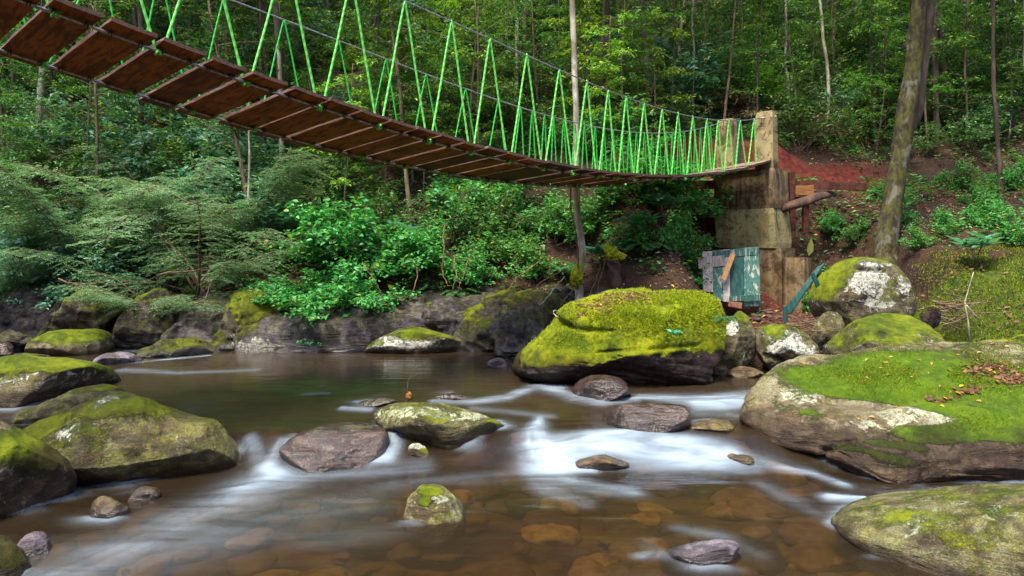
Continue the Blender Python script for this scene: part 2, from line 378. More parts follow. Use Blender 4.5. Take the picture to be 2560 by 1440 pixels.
# rugged bedrock near the far waterline
rockm = ss(1.35, .7, d_) * ss(-.25, .0, d_) * (1 - ss(2.2, 3.2, X))
Z = Z + rockm * (np.abs(fbm(P_ * 1.3, 21, 4)).reshape(X.shape) * .28 - .12)
redm = np.maximum(ss(16.4, 16.8, Y) * ss(17.45, 17.15, Y) * ss(2.0, 3.0, X) * ss(9.5, 7.5, X), .75 * ss(13.4, 13.9, Y) * ss(15.9, 15.5, Y) * ss(1.8, 2.6, X) * ss(5.9, 5.2, X))
redm = np.maximum(redm, .35 * ss(15.3, 15.7, Y) * ss(17, 16.6, Y) * ss(2.4, 3.2, X)); redm = np.maximum(redm, .3 * ss(9.5, 10.5, Y) * ss(14, 13, Y) * ss(3.0, 4., X) * ss(6.3, 5.6, X))
Z = Z + ss(5.2, 6.2, X) * ss(8.8, 9.6, Y) * ss(14, 12.5, Y) * (fbm(P_ * 1.1, 61, 4).reshape(X.shape)) * .14
mossm = np.maximum(ss(5.6, 6.2, X) * ss(9., 9.6, Y) * ss(12.4, 11.2, Y) * .74, ss(6.3, 7.0, X) * ss(15.6, 16.0, Y) * ss(17, 16.6, Y) * .8)
bedm = ss(.05, -.1, d_)
ground = mk("ground", np.stack([X, Y, Z], -1).reshape(-1, 3), Q, None, [terrain_mat()], attrs={'red': redm.ravel(), 'rock': rockm.ravel(), 'mossy': mossm.ravel(), 'bed': bedm.ravel()})
tag(ground, kind='structure')

# ------------------------------------------------------------------ boulders
def ico(sub):
    import bmesh
    bm = bmesh.new(); bmesh.ops.create_icosphere(bm, subdivisions=sub, radius=1.0)
    V = np.array([v.co[:] for v in bm.verts]); T = np.array([[v.index for v in f.verts] for f in bm.faces]); bm.free()
    V /= np.linalg.norm(V, axis=1)[:, None]; return V, T
ICO = {k: ico(k) for k in (4, 5, 6, 7)}
ROCKS = []
def nrm3(a): return a / (np.linalg.norm(a, axis=1)[:, None] + 1e-9)
def rock(name, label, outline, mat, D=None, base=None, thick=None, seed=0, sub=6, sink=.25, hor=.35, facets=9, amp=.05, fine=.012, strat=0.0, power=.82, moss=(), lich=(), cat='boulder', group=None, crack=(), plan=None, top=None):
    O = np.array(outline, float)
    if len(O) == 4 and name and O.ndim == 1: pass
    ztop = top; top, bot = O[:, 1].min(), O[:, 1].max(); wpx = np.ptp(O[:, 0])
    if base is not None:
        f0 = wpt(1280, base)[1]
        if thick is None: thick = .42 * wpx / F * f0
        D = f0 + .62 * thick
    if thick is None: thick = .42 * wpx / F * D
    mid = .5 * (top + bot); lo = O[:, 1] > mid
    O[lo, 1] += sink * (bot - top) * (O[lo, 1] - mid) / (bot - mid)
    cpx, cpy = .5 * (O[:, 0].min() + O[:, 0].max()), .5 * (O[:, 1].min() + O[:, 1].max())
    c = ray(cpx, cpy, D); r = c - np.array([0, 0, H]); r /= np.linalg.norm(r)
    e1 = np.cross(r, [0, 0, 1]); e1 /= np.linalg.norm(e1); e2 = np.cross(e1, r)
    # outline onto the plane through c perpendicular to the line of sight
    AB = []
    for px, py in O:
        q = ray(px, py, 1.0) - np.array([0, 0, H]); q = q * (np.dot(c - [0, 0, H], r) / np.dot(q, r)); q = q + [0, 0, H] - c
        AB.append((np.dot(q, e1), np.dot(q, e2)))
    AB = np.array(AB)
    # closed smooth curve (Chaikin) then polar radius
    for _ in range(2):
        nx = np.roll(AB, -1, 0); AB = np.stack([AB * .75 + nx * .25, AB * .25 + nx * .75], 1).reshape(-1, 2)
    th = np.arctan2(AB[:, 1], AB[:, 0]); rr = np.hypot(AB[:, 0], AB[:, 1]); o_ = np.argsort(th); th, rr = th[o_], rr[o_]
    th = np.concatenate([th - 2 * np.pi, th, th + 2 * np.pi]); rr = np.tile(rr, 3)
    Vd, T = ICO[sub]; phi = np.arctan2(Vd[:, 2], Vd[:, 0]); rho = np.hypot(Vd[:, 0], Vd[:, 2]) ** power
    dep = np.sign(Vd[:, 1]) * np.abs(Vd[:, 1]) ** power
    Rr = np.interp(phi, th, rr)
    a = Rr * rho * np.cos(phi); b = Rr * rho * np.sin(phi); g = thick * dep
    dax = r * (1 - hor) + np.array([r[0], r[1], 0]) / math.hypot(r[0], r[1]) * hor; dax /= np.linalg.norm(dax)
    V = a[:, None] * e1 + b[:, None] * e2 + g[:, None] * dax
    rs = np.random.RandomState(seed + 7); size = (wpx / F * D + (bot - top) / F * D) * .5
    Lc = np.stack([V @ e1 / max(a.max(), 1e-3), V @ r / thick, V @ e2 / max(b.max(), 1e-3)], 1)
    for k in range(facets):
        n = rs.randn(3); n[1] = -abs(n[1]) - .55 if k % 3 else abs(n[1]) + .5; n /= np.linalg.norm(n); h = rs.uniform(.62, .88)
        e = Lc @ n - h; e = np.where(e > 0, e, 0) * .8
        Lc = Lc - e[:, None] * n
    V = (Lc[:, :1] * max(a.max(), 1e-3)) * e1 + (Lc[:, 1:2] * thick) * r + (Lc[:, 2:] * max(b.max(), 1e-3)) * e2
    if plan is not None:
        # a slab: outline on the ground, its own sloping top surface, a rounded rim and an undercut side
        Pl = np.array(plan, float)
        for _ in range(2): nx = np.roll(Pl, -1, 0); Pl = np.stack([Pl * .75 + nx * .25, Pl * .25 + nx * .75], 1).reshape(-1, 2)
        pc = Pl.mean(0); tp = np.arctan2(Pl[:, 1] - pc[1], Pl[:, 0] - pc[0]); rp = np.hypot(Pl[:, 0] - pc[0], Pl[:, 1] - pc[1]); k_ = np.argsort(tp); tp, rp = tp[k_], rp[k_]
        tp = np.concatenate([tp - 2 * np.pi, tp, tp + 2 * np.pi]); rp = np.tile(rp, 3)
        ph = np.arctan2(Vd[:, 1], Vd[:, 0]); el = np.arcsin(np.clip(Vd[:, 2], -1, 1)) / (np.pi / 2)
        hr = np.where(el > 0, np.clip((1 - el) / .86, 0, 1), 1 - .16 * np.clip(-el * 2.2, 0, 1)) ; hr = np.where(el > .14, hr, np.where(el > 0, 1.0 - .0 * el, hr))
        hr = np.where(el < -.6, hr * np.clip((1 + el) / .4, 0, 1), hr)
        rad_ = np.interp(ph, tp, rp) * hr; wx = pc[0] + np.cos(ph) * rad_; wy = pc[1] + np.sin(ph) * rad_
        tz_ = ztop(wx, wy); rim = np.clip(1 - hr, 0, 1); rnd = .16 * np.exp(-rim / .05)
        wz_ = np.where(el > 0, tz_ - rnd - (el < .14) * (.14 - el) * .6, np.maximum(tz_ - .25 + el * 1.6, -.95))
        V = np.stack([wx, wy, wz_], 1) - c
    N = V / (np.linalg.norm(V, axis=1)[:, None] + 1e-9)
    if plan is not None: N = nrm3(np.stack([Vd[:, 0], Vd[:, 1], np.sign(Vd[:, 2]) * np.abs(Vd[:, 2]) ** .5 * 1.3], 1))
    W = V + c
    V = V + N * (size * amp * fbm(W * (1.6 / size) + seed, seed, 4))[:, None] + N * (fine * fbm(W * 9, seed + 3, 3))[:, None]
    if strat:
        q = np.stack([W[:, 0] * .8, W[:, 1] * .8, W[:, 2] * 9 + W[:, 0] * 1.2], 1); s_ = fbm(q, seed + 11, 3)
        lowm = ss(.25, -.35, (W[:, 2] - c[2]) / (size * .5)); V = V + N * (strat * (np.abs(s_) - .35) * lowm)[:, None]
    for (pts, wd, dp) in crack:
        for i in range(len(pts) - 1):
            A = ray(*pts[i], D) - c; B = ray(*pts[i + 1], D) - c; pa = np.stack([V @ e1, V @ e2], 1)
            A2 = np.array([A @ e1, A @ e2]); B2 = np.array([B @ e1, B @ e2]); ab = B2 - A2
            t_ = np.clip(((pa - A2) @ ab) / (ab @ ab), 0, 1); dd = np.linalg.norm(pa - A2 - t_[:, None] * ab, axis=1)
            V = V - N * (dp * np.exp(-(dd / wd) ** 2) * (V @ r < 0))[:, None]
    W = V + c; am = np.zeros(len(V)); al = np.zeros(len(V))
    u = W - [0, 0, H]; ppx = 1280 + F * u[:, 0] / u[:, 1]; ppy = 620 - F * u[:, 2] / u[:, 1]
    for lst, arr in ((moss, am), (lich, al)):
        for (px, py, rx, ry, s_) in lst:
            # find the surface point seen there, then a patch of that size in metres around it
            k = np.argmin(((ppx - px) ** 2 + (ppy - py) ** 2) + 1e4 * (V @ r > 0)); p0 = W[k]
            dx = (W - p0) @ e1; dz = (W - p0) @ e2; dy = (W - p0) @ r; q = (dx / (rx / F * D)) ** 2 + (dz / (ry / F * D)) ** 2 + (dy / (max(rx, ry) / F * D * 1.6)) ** 2
            arr += s_ * np.exp(-q ** 2)
    # origin at the rock's foot
    org = np.array([c[0], c[1], W[:, 2].min()])
    o = mk(name, W - org, None, T, [mat], attrs={'moss': am, 'lich': al}); o.location = org
    tag(o, label, cat, group); ROCKS.append((o, W, T)); return o

M = dict(
 mossy=rock_mat("mossy_rock", (.075, .050, .050), (.022, .014, .017), (.085, .04, .028), moss=.50, lichen=.05, zwet=0.08, wet=.24, alg=.2),  # raised wet foot also darkens the boulder's lower part in place of shade
 mossyl=rock_mat("mossy_pale_rock", (.20, .18, .115), (.065, .052, .036), (.18, .12, .07), moss=.12, lichen=.60, zwet=0.0, wet=.08, alg=.6, mossA=(.24, .29, .010), mossB=(.07, .115, .008), lich=(.66, .68, .62)),
 slab=rock_mat("pale_slab_rock", (.25, .235, .155), (.075, .052, .036), (.24, .13, .085), moss=-.35, lichen=.30, zwet=-.16, wet=.24, strata=.6, alg=.35, mossA=(.13, .23, .006), mossB=(.06, .13, .004), lich=(.50, .55, .40)),
 lslab=rock_mat("lichen_slab_rock", (.17, .165, .10), (.055, .045, .028), (.17, .10, .055), moss=-.16, lichen=.35, zwet=-.40, wet=.08, strata=.9, alg=.5, lich=(.30, .36, .22)),
 olive=rock_mat("olive_rock", (.17, .155, .075), (.065, .055, .035), (.15, .10, .045), moss=.10, lichen=.12, zwet=-.36, wet=.10, alg=.75, mossA=(.22, .25, .01), mossB=(.09, .12, .01), lich=(.50, .55, .46)),
 wet=rock_mat("wet_red_rock", (.23, .165, .155), (.075, .050, .055), (.40, .19, .08), moss=-.5, lichen=-.4, zwet=0.12, wet=.3, gloss=.3, strata=.7, alg=.12),
 wetl=rock_mat("wet_low_rock", (.18, .13, .08), (.055, .036, .030), (.28, .15, .05), moss=-.35, lichen=-.4, zwet=-.38, wet=.12, gloss=.5, strata=.7, alg=.4),
 grey=rock_mat("grey_wet_rock", (.24, .21, .26), (.07, .06, .075), (.18, .13, .13), moss=-.6, lichen=-.5, zwet=-.38, wet=.06, gloss=.6, strata=.9, alg=.05),
 bank=rock_mat("bank_rock", (.095, .080, .105), (.020, .016, .022), (.05, .03, .028), moss=-.02, lichen=-.2, zwet=0.0, wet=.15, gloss=.5, strata=.5, alg=.3, mossA=(.20, .23, .01), mossB=(.07, .09, .008)),
 bankm=rock_mat("mossy_bank_rock", (.10, .085, .075), (.024, .020, .020), (.07, .05, .035), moss=.42, lichen=.0, zwet=0.0, wet=.12, gloss=.4, alg=.5, mossA=(.18, .21, .01), mossB=(.07, .09, .008)),
 cone=rock_mat("mottled_green_rock", (.26, .27, .15), (.07, .055, .035), (.22, .13, .07), moss=-.10, lichen=.30, zwet=-.40, wet=.06, alg=.6, lich=(.42, .46, .32)),
 pale=rock_mat("pale_green_rock", (.25, .27, .15), (.06, .048, .03), (.20, .08, .035), moss=-.12, lichen=.25, zwet=-.20, wet=.16, gloss=.2, strata=.8, alg=.6, lich=(.48, .54, .36)),
)
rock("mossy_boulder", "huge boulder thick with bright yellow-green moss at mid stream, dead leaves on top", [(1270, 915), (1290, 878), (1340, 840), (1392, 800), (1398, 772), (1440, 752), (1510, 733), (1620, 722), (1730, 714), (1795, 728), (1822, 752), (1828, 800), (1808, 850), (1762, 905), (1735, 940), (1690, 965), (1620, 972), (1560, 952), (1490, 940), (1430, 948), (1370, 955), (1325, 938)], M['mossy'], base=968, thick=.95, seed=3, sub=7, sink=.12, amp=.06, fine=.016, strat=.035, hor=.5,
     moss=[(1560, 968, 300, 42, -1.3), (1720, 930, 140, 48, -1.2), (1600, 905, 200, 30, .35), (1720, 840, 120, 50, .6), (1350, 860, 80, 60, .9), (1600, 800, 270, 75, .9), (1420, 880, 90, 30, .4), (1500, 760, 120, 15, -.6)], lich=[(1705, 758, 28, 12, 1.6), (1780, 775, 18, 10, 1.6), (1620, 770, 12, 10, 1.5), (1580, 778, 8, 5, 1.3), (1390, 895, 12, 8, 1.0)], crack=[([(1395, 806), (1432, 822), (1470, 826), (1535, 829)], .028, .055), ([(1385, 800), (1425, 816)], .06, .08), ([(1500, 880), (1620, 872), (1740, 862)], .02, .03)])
rock("smooth_boulder", "olive rounded boulder wedged against the right end of the huge mossy boulder", [(1762, 905), (1772, 868), (1800, 835), (1830, 795), (1848, 771), (1872, 790), (1886, 830), (1890, 880), (1870, 905), (1830, 925), (1785, 918)], M['mossyl'], D=9.55, thick=.38, seed=11, sub=6, sink=.05, amp=.03, facets=6,
     moss=[(1850, 780, 30, 25, .8), (1820, 880, 60, 40, -1.2)], lich=[(1828, 817, 16, 20, 1.6), (1860, 795, 8, 8, 1.0)])
rock("lichen_boulder", "boulder splashed with white lichen, leaning beside the olive rounded boulder", [(1888, 850), (1893, 815), (1915, 800), (1965, 812), (2005, 838), (2046, 865), (2044, 900), (2015, 932), (1965, 938), (1920, 922), (1895, 890)], M['mossyl'], D=9.3, thick=.36, seed=14, sink=.05, facets=7,
     moss=[(1930, 840, 30, 30, .3)], lich=[(1968, 850, 34, 22, 1.5), (1920, 825, 14, 22, 1.3), (2010, 875, 25, 14, 1.1), (1940, 870, 20, 10, 1.0)], crack=[([(1910, 890), (1950, 900), (1985, 935)], .03, .06)])
rock("wedged_boulder", "small brown boulder wedged under the tall mossy one in the rock pile", [(2016, 850), (2028, 812), (2058, 782), (2095, 776), (2114, 808), (2102, 840), (2062, 862), (2046, 872)], M['mossyl'], D=9.9, thick=.25, seed=17, sub=5, sink=.15, moss=[(2060, 830, 50, 40, -.8)])
rock("mossy_boulder", "tall rounded mossy boulder with white lichen blotches on top of the rock pile", [(2018, 755), (2024, 722), (2052, 682), (2085, 648), (2135, 636), (2200, 639), (2243, 662), (2275, 708), (2282, 752), (2270, 785), (2200, 800), (2110, 812), (2045, 795)], M['mossyl'], D=10.6, thick=.7, seed=21, sub=6, sink=.1, amp=.035,
     moss=[(2080, 680, 60, 50, .7), (2230, 720, 60, 40, .4), (2050, 740, 40, 40, .6)], lich=[(2170, 700, 45, 30, 1.0), (2200, 755, 30, 14, 1.5), (2190, 655, 40, 12, 1.1), (2110, 690, 12, 10, 1.2), (2260, 710, 14, 20, 1.0)], crack=[([(2140, 672), (2205, 674)], .03, .09)])
rock("mossy_boulder", "broad low mossy boulder speckled with lichen below the tall rounded one", [(2012, 935), (2018, 895), (2075, 852), (2105, 812), (2148, 786), (2230, 776), (2300, 788), (2348, 825), (2368, 868), (2340, 905), (2200, 940), (2100, 948)], M['mossyl'], D=9.0, thick=.8, seed=24, sub=6, sink=.05, amp=.04,
     moss=[(2250, 805, 120, 26, .8), (2150, 850, 100, 30, .25), (2120, 915, 110, 22, -.7)], lich=[(2255, 850, 14, 8, 1.3), (2210, 805, 10, 6, 1.2), (2150, 870, 12, 8, 1.0), (2125, 905, 14, 8, 1.2), (2290, 835, 8, 5, 1.3)])
def slab_top(x, y):
    t_ = -.02 + .26 * (y - 6.2) + .10 * ss(2.9, 4.6, x) - .16 * ss(3.0, 2.2, x) - .20 * ss(7.9, 8.8, y) - .05 * ss(6.5, 6.0, y)
    ln = y - (7.05 - .13 * (x - 3.0)); t_ = t_ - .055 * np.exp(-(ln / .16) ** 2) * ss(2.7, 3.4, x) + .05 * np.exp(-((ln + .38) / .2) ** 2) * ss(2.8, 3.5, x)
    return t_ + .03 * fbm(np.stack([x * 1.4, y * 1.4, 0 * x], 1), 3, 3)
rock("slab_boulder", "huge sloping slab boulder, green moss carpet above and bare pale rock below", [(1858, 1110), (1882, 1045), (1888, 1008), (1950, 968), (2010, 938), (2085, 905), (2200, 876), (2330, 858), (2450, 860), (2620, 872), (2780, 910), (2860, 1010), (2830, 1150), (2700, 1215), (2520, 1228), (2380, 1232), (2230, 1226), (2130, 1188), (2050, 1155), (1950, 1135), (1880, 1128)], M['slab'], D=7.2, thick=1.35, seed=28, sub=7, sink=.03, hor=.75, amp=.035, fine=.01, strat=.09, facets=0, power=.66, plan=[(2.22, 7.15), (2.40, 6.72), (2.78, 6.50), (2.92, 6.22), (3.10, 5.93), (3.65, 6.02), (4.2, 6.02), (5.5, 6.3), (6.3, 7.2), (6.0, 8.4), (5.0, 8.75), (4.0, 8.55), (3.2, 8.25), (2.65, 7.8), (2.34, 7.45)],
     top=slab_top,
     moss=[(2140, 955, 150, 42, 1.9), (2330, 930, 200, 75, 1.9), (2500, 925, 160, 75, 1.9), (2240, 990, 150, 18, 1.0), (2440, 1055, 110, 34, 1.6), (2320, 1085, 60, 18, 1.4), (2130, 1118, 50, 8, 1.0), (2240, 1112, 70, 7, 1.0), (2020, 1030, 16, 7, 1.3), (2480, 1085, 60, 12, 1.0), (2230, 1150, 50, 16, .7), (2290, 1040, 110, 14, -1.6), (2430, 1012, 80, 11, -1.6), (2545, 985, 60, 9, -1.4), (2180, 1030, 130, 24, -1.0)],
     lich=[(2000, 990, 50, 22, .6), (2300, 1040, 120, 22, .6), (2200, 1070, 80, 20, .4), (2350, 1180, 250, 60, -1.)], crack=[([(2080, 1165), (2085, 1120), (2160, 1095)], .02, .05), ([(2060, 1000), (2200, 1010), (2400, 985), (2560, 950)], .06, .05), ([(2260, 1200), (2270, 1140)], .02, .05), ([(2320, 1210), (2316, 1150), (2400, 1140)], .018, .05)])
rock("slab_boulder", "low grey-green lichen slab in the bottom right corner, one end under water", [(2085, 1282), (2140, 1256), (2250, 1240), (2400, 1226), (2560, 1218), (2740, 1228), (2860, 1290), (2860, 1400), (2750, 1480), (2450, 1480), (2300, 1440), (2200, 1385), (2130, 1335)], M['lslab'], D=4.95, thick=.75, seed=33, sub=7, sink=.03, hor=.6, amp=.03, fine=.008, strat=.05, facets=2, power=.68,
     moss=[(2390, 1350, 70, 22, .22), (2250, 1290, 60, 20, .15)], lich=[(2280, 1290, 90, 30, .5), (2450, 1270, 90, 20, .4), (2180, 1330, 40, 20, -.8)])
rock("boulder", "big olive domed boulder by the left edge with a pale lichen ring on top", [(35, 1085), (100, 1048), (170, 1015), (228, 990), (300, 986), (380, 998), (450, 1024), (505, 1042), (540, 1044), (560, 1068), (602, 1120), (622, 1165), (612, 1185), (560, 1195), (480, 1210), (350, 1220), (290, 1228), (200, 1225), (110, 1190)], M['olive'], base=1212, thick=.62, seed=37, sub=7, sink=.12, amp=.045, facets=8,
     moss=[(330, 1020, 100, 25, .55), (90, 1075, 40, 25, 1.0), (420, 1100, 120, 60, -.4), (540, 1140, 60, 60, -.7)], lich=[(262, 1012, 34, 20, 1.4), (237, 1066, 9, 7, 1.8), (160, 1085, 24, 22, .8), (390, 1022, 10, 8, 1.3), (190, 1070, 12, 18, .9)])
rock("mossy_boulder", "dark mossy boulder cut by the left edge, in front of the big olive domed one", [(-170, 1120), (-90, 1050), (-10, 1042), (60, 1078), (120, 1120), (175, 1165), (193, 1205), (182, 1245), (120, 1280), (50, 1302), (-60, 1312), (-160, 1260)], M['mossyl'], base=1300, thick=.6, seed=41, sub=6, sink=.1, amp=.045,
     moss=[(80, 1120, 120, 50, .9), (100, 1170, 60, 30, .7), (60, 1260, 130, 30, -1.1), (5, 1065, 20, 15, -.8)], lich=[(45, 1150, 22, 14, 1.3), (5, 1183, 22, 12, 1.6)])
rock("mossy_boulder", "long low boulder with bright moss cap at the left edge of the upper pool", [(-160, 940), (-60, 905), (20, 893), (90, 890), (170, 891), (250, 903), (300, 928), (322, 960), (312, 988), (200, 1005), (60, 1018), (-60, 1020), (-150, 1005)], M['mossyl'], base=1010, thick=.7, seed=43, sub=6, sink=.12, amp=.035,
     moss=[(130, 905, 180, 22, 1.2), (250, 920, 50, 20, .6), (150, 985, 200, 22, -1.2)], lich=[(60, 945, 80, 10, .3)])
rock("boulder", "smooth brown low rock between the bright capped boulder and the olive domed one", [(15, 1062), (40, 1026), (90, 1018), (135, 1002), (185, 980), (240, 965), (300, 964), (322, 985), (280, 1010), (200, 1040), (120, 1065), (50, 1080)], M['olive'], D=7.5, thick=.3, seed=45, sub=6, sink=.1, facets=7, moss=[(150, 1030, 150, 40, -.8), (280, 970, 40, 8, .5)])
rock("mossy_boulder", "dark mossy rock in the bottom left corner of the picture", [(-170, 1400), (-90, 1338), (-10, 1335), (30, 1358), (58, 1396), (70, 1440), (50, 1500), (-60, 1540), (-160, 1500)], M['mossyl'], D=4.5, thick=.3, seed=47, sub=6, sink=.1, moss=[(20, 1380, 60, 50, .8)])
SM = [
 ("small violet-grey wet stone beside the mossy rock of the bottom left corner", [(34, 1372), (50, 1345), (80, 1328), (110, 1332), (126, 1352), (130, 1385), (100, 1398), (55, 1396)], 'grey', 1393),
 ("small orange-brown wet stone in the shallows left of centre front", [(218, 1292), (222, 1258), (245, 1242), (275, 1242), (300, 1255), (330, 1268), (335, 1280), (290, 1294), (250, 1300)], 'wetl', 1297),
 ("small dark stone just below the olive domed boulder", [(312, 1252), (330, 1232), (360, 1216), (392, 1214), (404, 1226), (395, 1245), (350, 1254)], 'wetl', 1250),
 ("wet violet and orange rock with water falling past both its ends", [(688, 1150), (700, 1115), (740, 1085), (820, 1066), (900, 1059), (955, 1066), (978, 1088), (972, 1122), (942, 1145), (850, 1160), (750, 1170)], 'wet', 1162),
 ("long pale green rock with a dark undercut side at the lip of the cascade", [(914, 1042), (928, 1020), (975, 1005), (1080, 1004), (1160, 1018), (1215, 1042), (1262, 1062), (1292, 1085), (1262, 1102), (1180, 1108), (1100, 1108), (1020, 1106), (978, 1078), (938, 1060)], 'pale', 1104),
 ("little round stone at the foot of the long pale green rock", [(1016, 1138), (1020, 1112), (1040, 1105), (1062, 1115), (1074, 1132), (1066, 1145), (1030, 1148)], 'wetl', 1143),
 ("lone cone-shaped stone in the middle of the foreground water", [(1002, 1288), (1018, 1250), (1045, 1222), (1070, 1211), (1105, 1222), (1140, 1250), (1165, 1275), (1168, 1288), (1100, 1296), (1040, 1296)], 'cone', 1288),
 ("wet purple-brown block below the huge mossy boulder, long side to the camera", [(1495, 1050), (1505, 1020), (1540, 1009), (1620, 1008), (1690, 1010), (1725, 1020), (1732, 1050), (1705, 1068), (1600, 1080), (1520, 1078)], 'wet', 1078),
 ("flat slate-like stone just right of the purple-brown block", [(1700, 1070), (1735, 1055), (1790, 1046), (1830, 1044), (1840, 1060), (1835, 1076), (1760, 1080)], 'wetl', 1076),
 ("pinkish striped wet rock in the upper cascade under the huge mossy boulder", [(1415, 985), (1430, 955), (1470, 940), (1520, 937), (1560, 948), (1582, 972), (1580, 998), (1520, 1004), (1450, 1000)], 'wet', 1000),
 ("low brown stone surrounded by white foam in the main cascade", [(1425, 1160), (1450, 1143), (1510, 1136), (1570, 1145), (1592, 1158), (1570, 1168), (1520, 1182), (1470, 1176)], 'wetl', 1178),
 ("pointed low island rock with pale lichen on the still upper pool", [(888, 882), (930, 850), (985, 822), (1050, 815), (1112, 836), (1168, 852), (1170, 866), (1120, 874), (1050, 882), (980, 888), (930, 888)], 'mossyl', 884),
 ("dark rock with a moss cap lying in the far left rapids", [(50, 885), (66, 852), (125, 832), (200, 822), (258, 826), (282, 850), (279, 878), (230, 890), (130, 894)], 'mossyl', 889),
 ("small dark red stone at the left edge in the far rapids", [(-40, 880), (-20, 858), (20, 854), (38, 868), (36, 888), (0, 896), (-30, 894)], 'wet', 893),
 ("flat dark wet rock with a twig on it in the far left rapids", [(222, 905), (250, 886), (300, 880), (340, 886), (362, 900), (340, 910), (270, 914)], 'grey', 910),
 ("pale flat rock behind the long moss-capped boulder", [(-20, 908), (40, 884), (100, 880), (134, 888), (120, 902), (40, 916)], 'mossyl', 915),
 ("grey angular broken rock near the bottom right of the water", [(1632, 1400), (1650, 1378), (1720, 1364), (1800, 1352), (1840, 1344), (1864, 1356), (1850, 1372), (1842, 1392), (1760, 1402), (1690, 1416), (1645, 1418)], 'grey', 1412),
 ("small dark pebble under the huge mossy boulder's right end", [(1722, 948), (1732, 930), (1755, 926), (1775, 936), (1788, 948), (1760, 958)], 'wetl', 954),
 ("egg-shaped dark stone between the two boulders", [(1752, 925), (1768, 910), (1800, 908), (1822, 920), (1838, 934), (1800, 940), (1765, 938)], 'wetl', 938),
 ("flat brown stone at the water's edge under the lichen boulder", [(1812, 936), (1835, 920), (1870, 916), (1905, 928), (1915, 940), (1870, 948)], 'wetl', 944),
 ("pale grey stone at the left tip of the huge mossy boulder", [(1216, 912), (1226, 897), (1250, 893), (1268, 905), (1266, 917), (1236, 920)], 'grey', 917),
 ("reddish sandy stone behind the pointed island rock", [(1162, 868), (1172, 854), (1200, 852), (1222, 860), (1220, 872), (1185, 874)], 'wet', 872),
 ("dark half-drowned stone touching the long pale green rock", [(884, 1012), (905, 997), (945, 993), (992, 998), (1000, 1010), (950, 1018)], 'wet', 1012),
 ("flat violet stone barely above the water behind the long pale green rock", [(1075, 998), (1095, 986), (1140, 982), (1182, 990), (1186, 998), (1130, 1004)], 'wet', 1000),
 ("drowned orange-brown stone off the tip of the pale slab", [(1790, 1150), (1810, 1136), (1850, 1130), (1885, 1142), (1895, 1162), (1850, 1168), (1810, 1164)], 'wetl', 1160),
 ("small moss-covered ball of rock right of the tall rounded boulder", [(2302, 800), (2306, 775), (2330, 760), (2352, 772), (2356, 795), (2330, 812)], 'mossy', None),
 ("mossy hump at the right edge behind the huge slab", [(2430, 860), (2470, 845), (2530, 838), (2600, 840), (2660, 860), (2640, 890), (2500, 890)], 'mossy', None),
]
for i, (lab, ol, mt, b) in enumerate(SM):
    big = np.ptp(np.array(ol)[:, 0]) > 200
    nm = "rock" if np.ptp(np.array(ol)[:, 0]) > 110 else "stone"
    kw = dict(lich=[(1000, 860, 60, 14, 1.0), (960, 850, 30, 10, .8)], moss=[(1060, 835, 50, 15, .6)]) if 'pointed low' in lab else {}
    if 'long pale green' in lab: kw = dict(lich=[(1020, 1030, 90, 14, .9), (1150, 1040, 80, 12, .6)], moss=[(1235, 1055, 30, 8, .7)])
    if 'moss cap lying' in lab: kw = dict(moss=[(190, 840, 90, 14, 1.1), (150, 880, 100, 10, -1.2)])
    if 'lone cone-shaped' in lab: kw = dict(moss=[(1075, 1225, 30, 14, 1.1), (1060, 1255, 20, 14, .6)], lich=[(1100, 1245, 24, 14, .7)])
    if 'wet violet and orange' in lab: kw = dict(moss=[(880, 1068, 90, 8, .5)])
    rock(nm, lab, ol, M[mt], base=None if 'lone cone' in lab else b, D=5.44 if 'lone cone' in lab else {25: 9.9, 26: 9.3}.get(i), thick=.24 if 'lone cone' in lab else None, seed=60 + i * 3, sub=6 if np.ptp(np.array(ol)[:, 0]) > 120 else 5, sink=.5 if 'lone cone' in lab else .3, facets=2 if 'lone cone' in lab else 9, amp=.06, fine=.006, strat=.02 if mt in ('wet', 'grey', 'pale') else 0, cat=nm, power=.85, **kw)
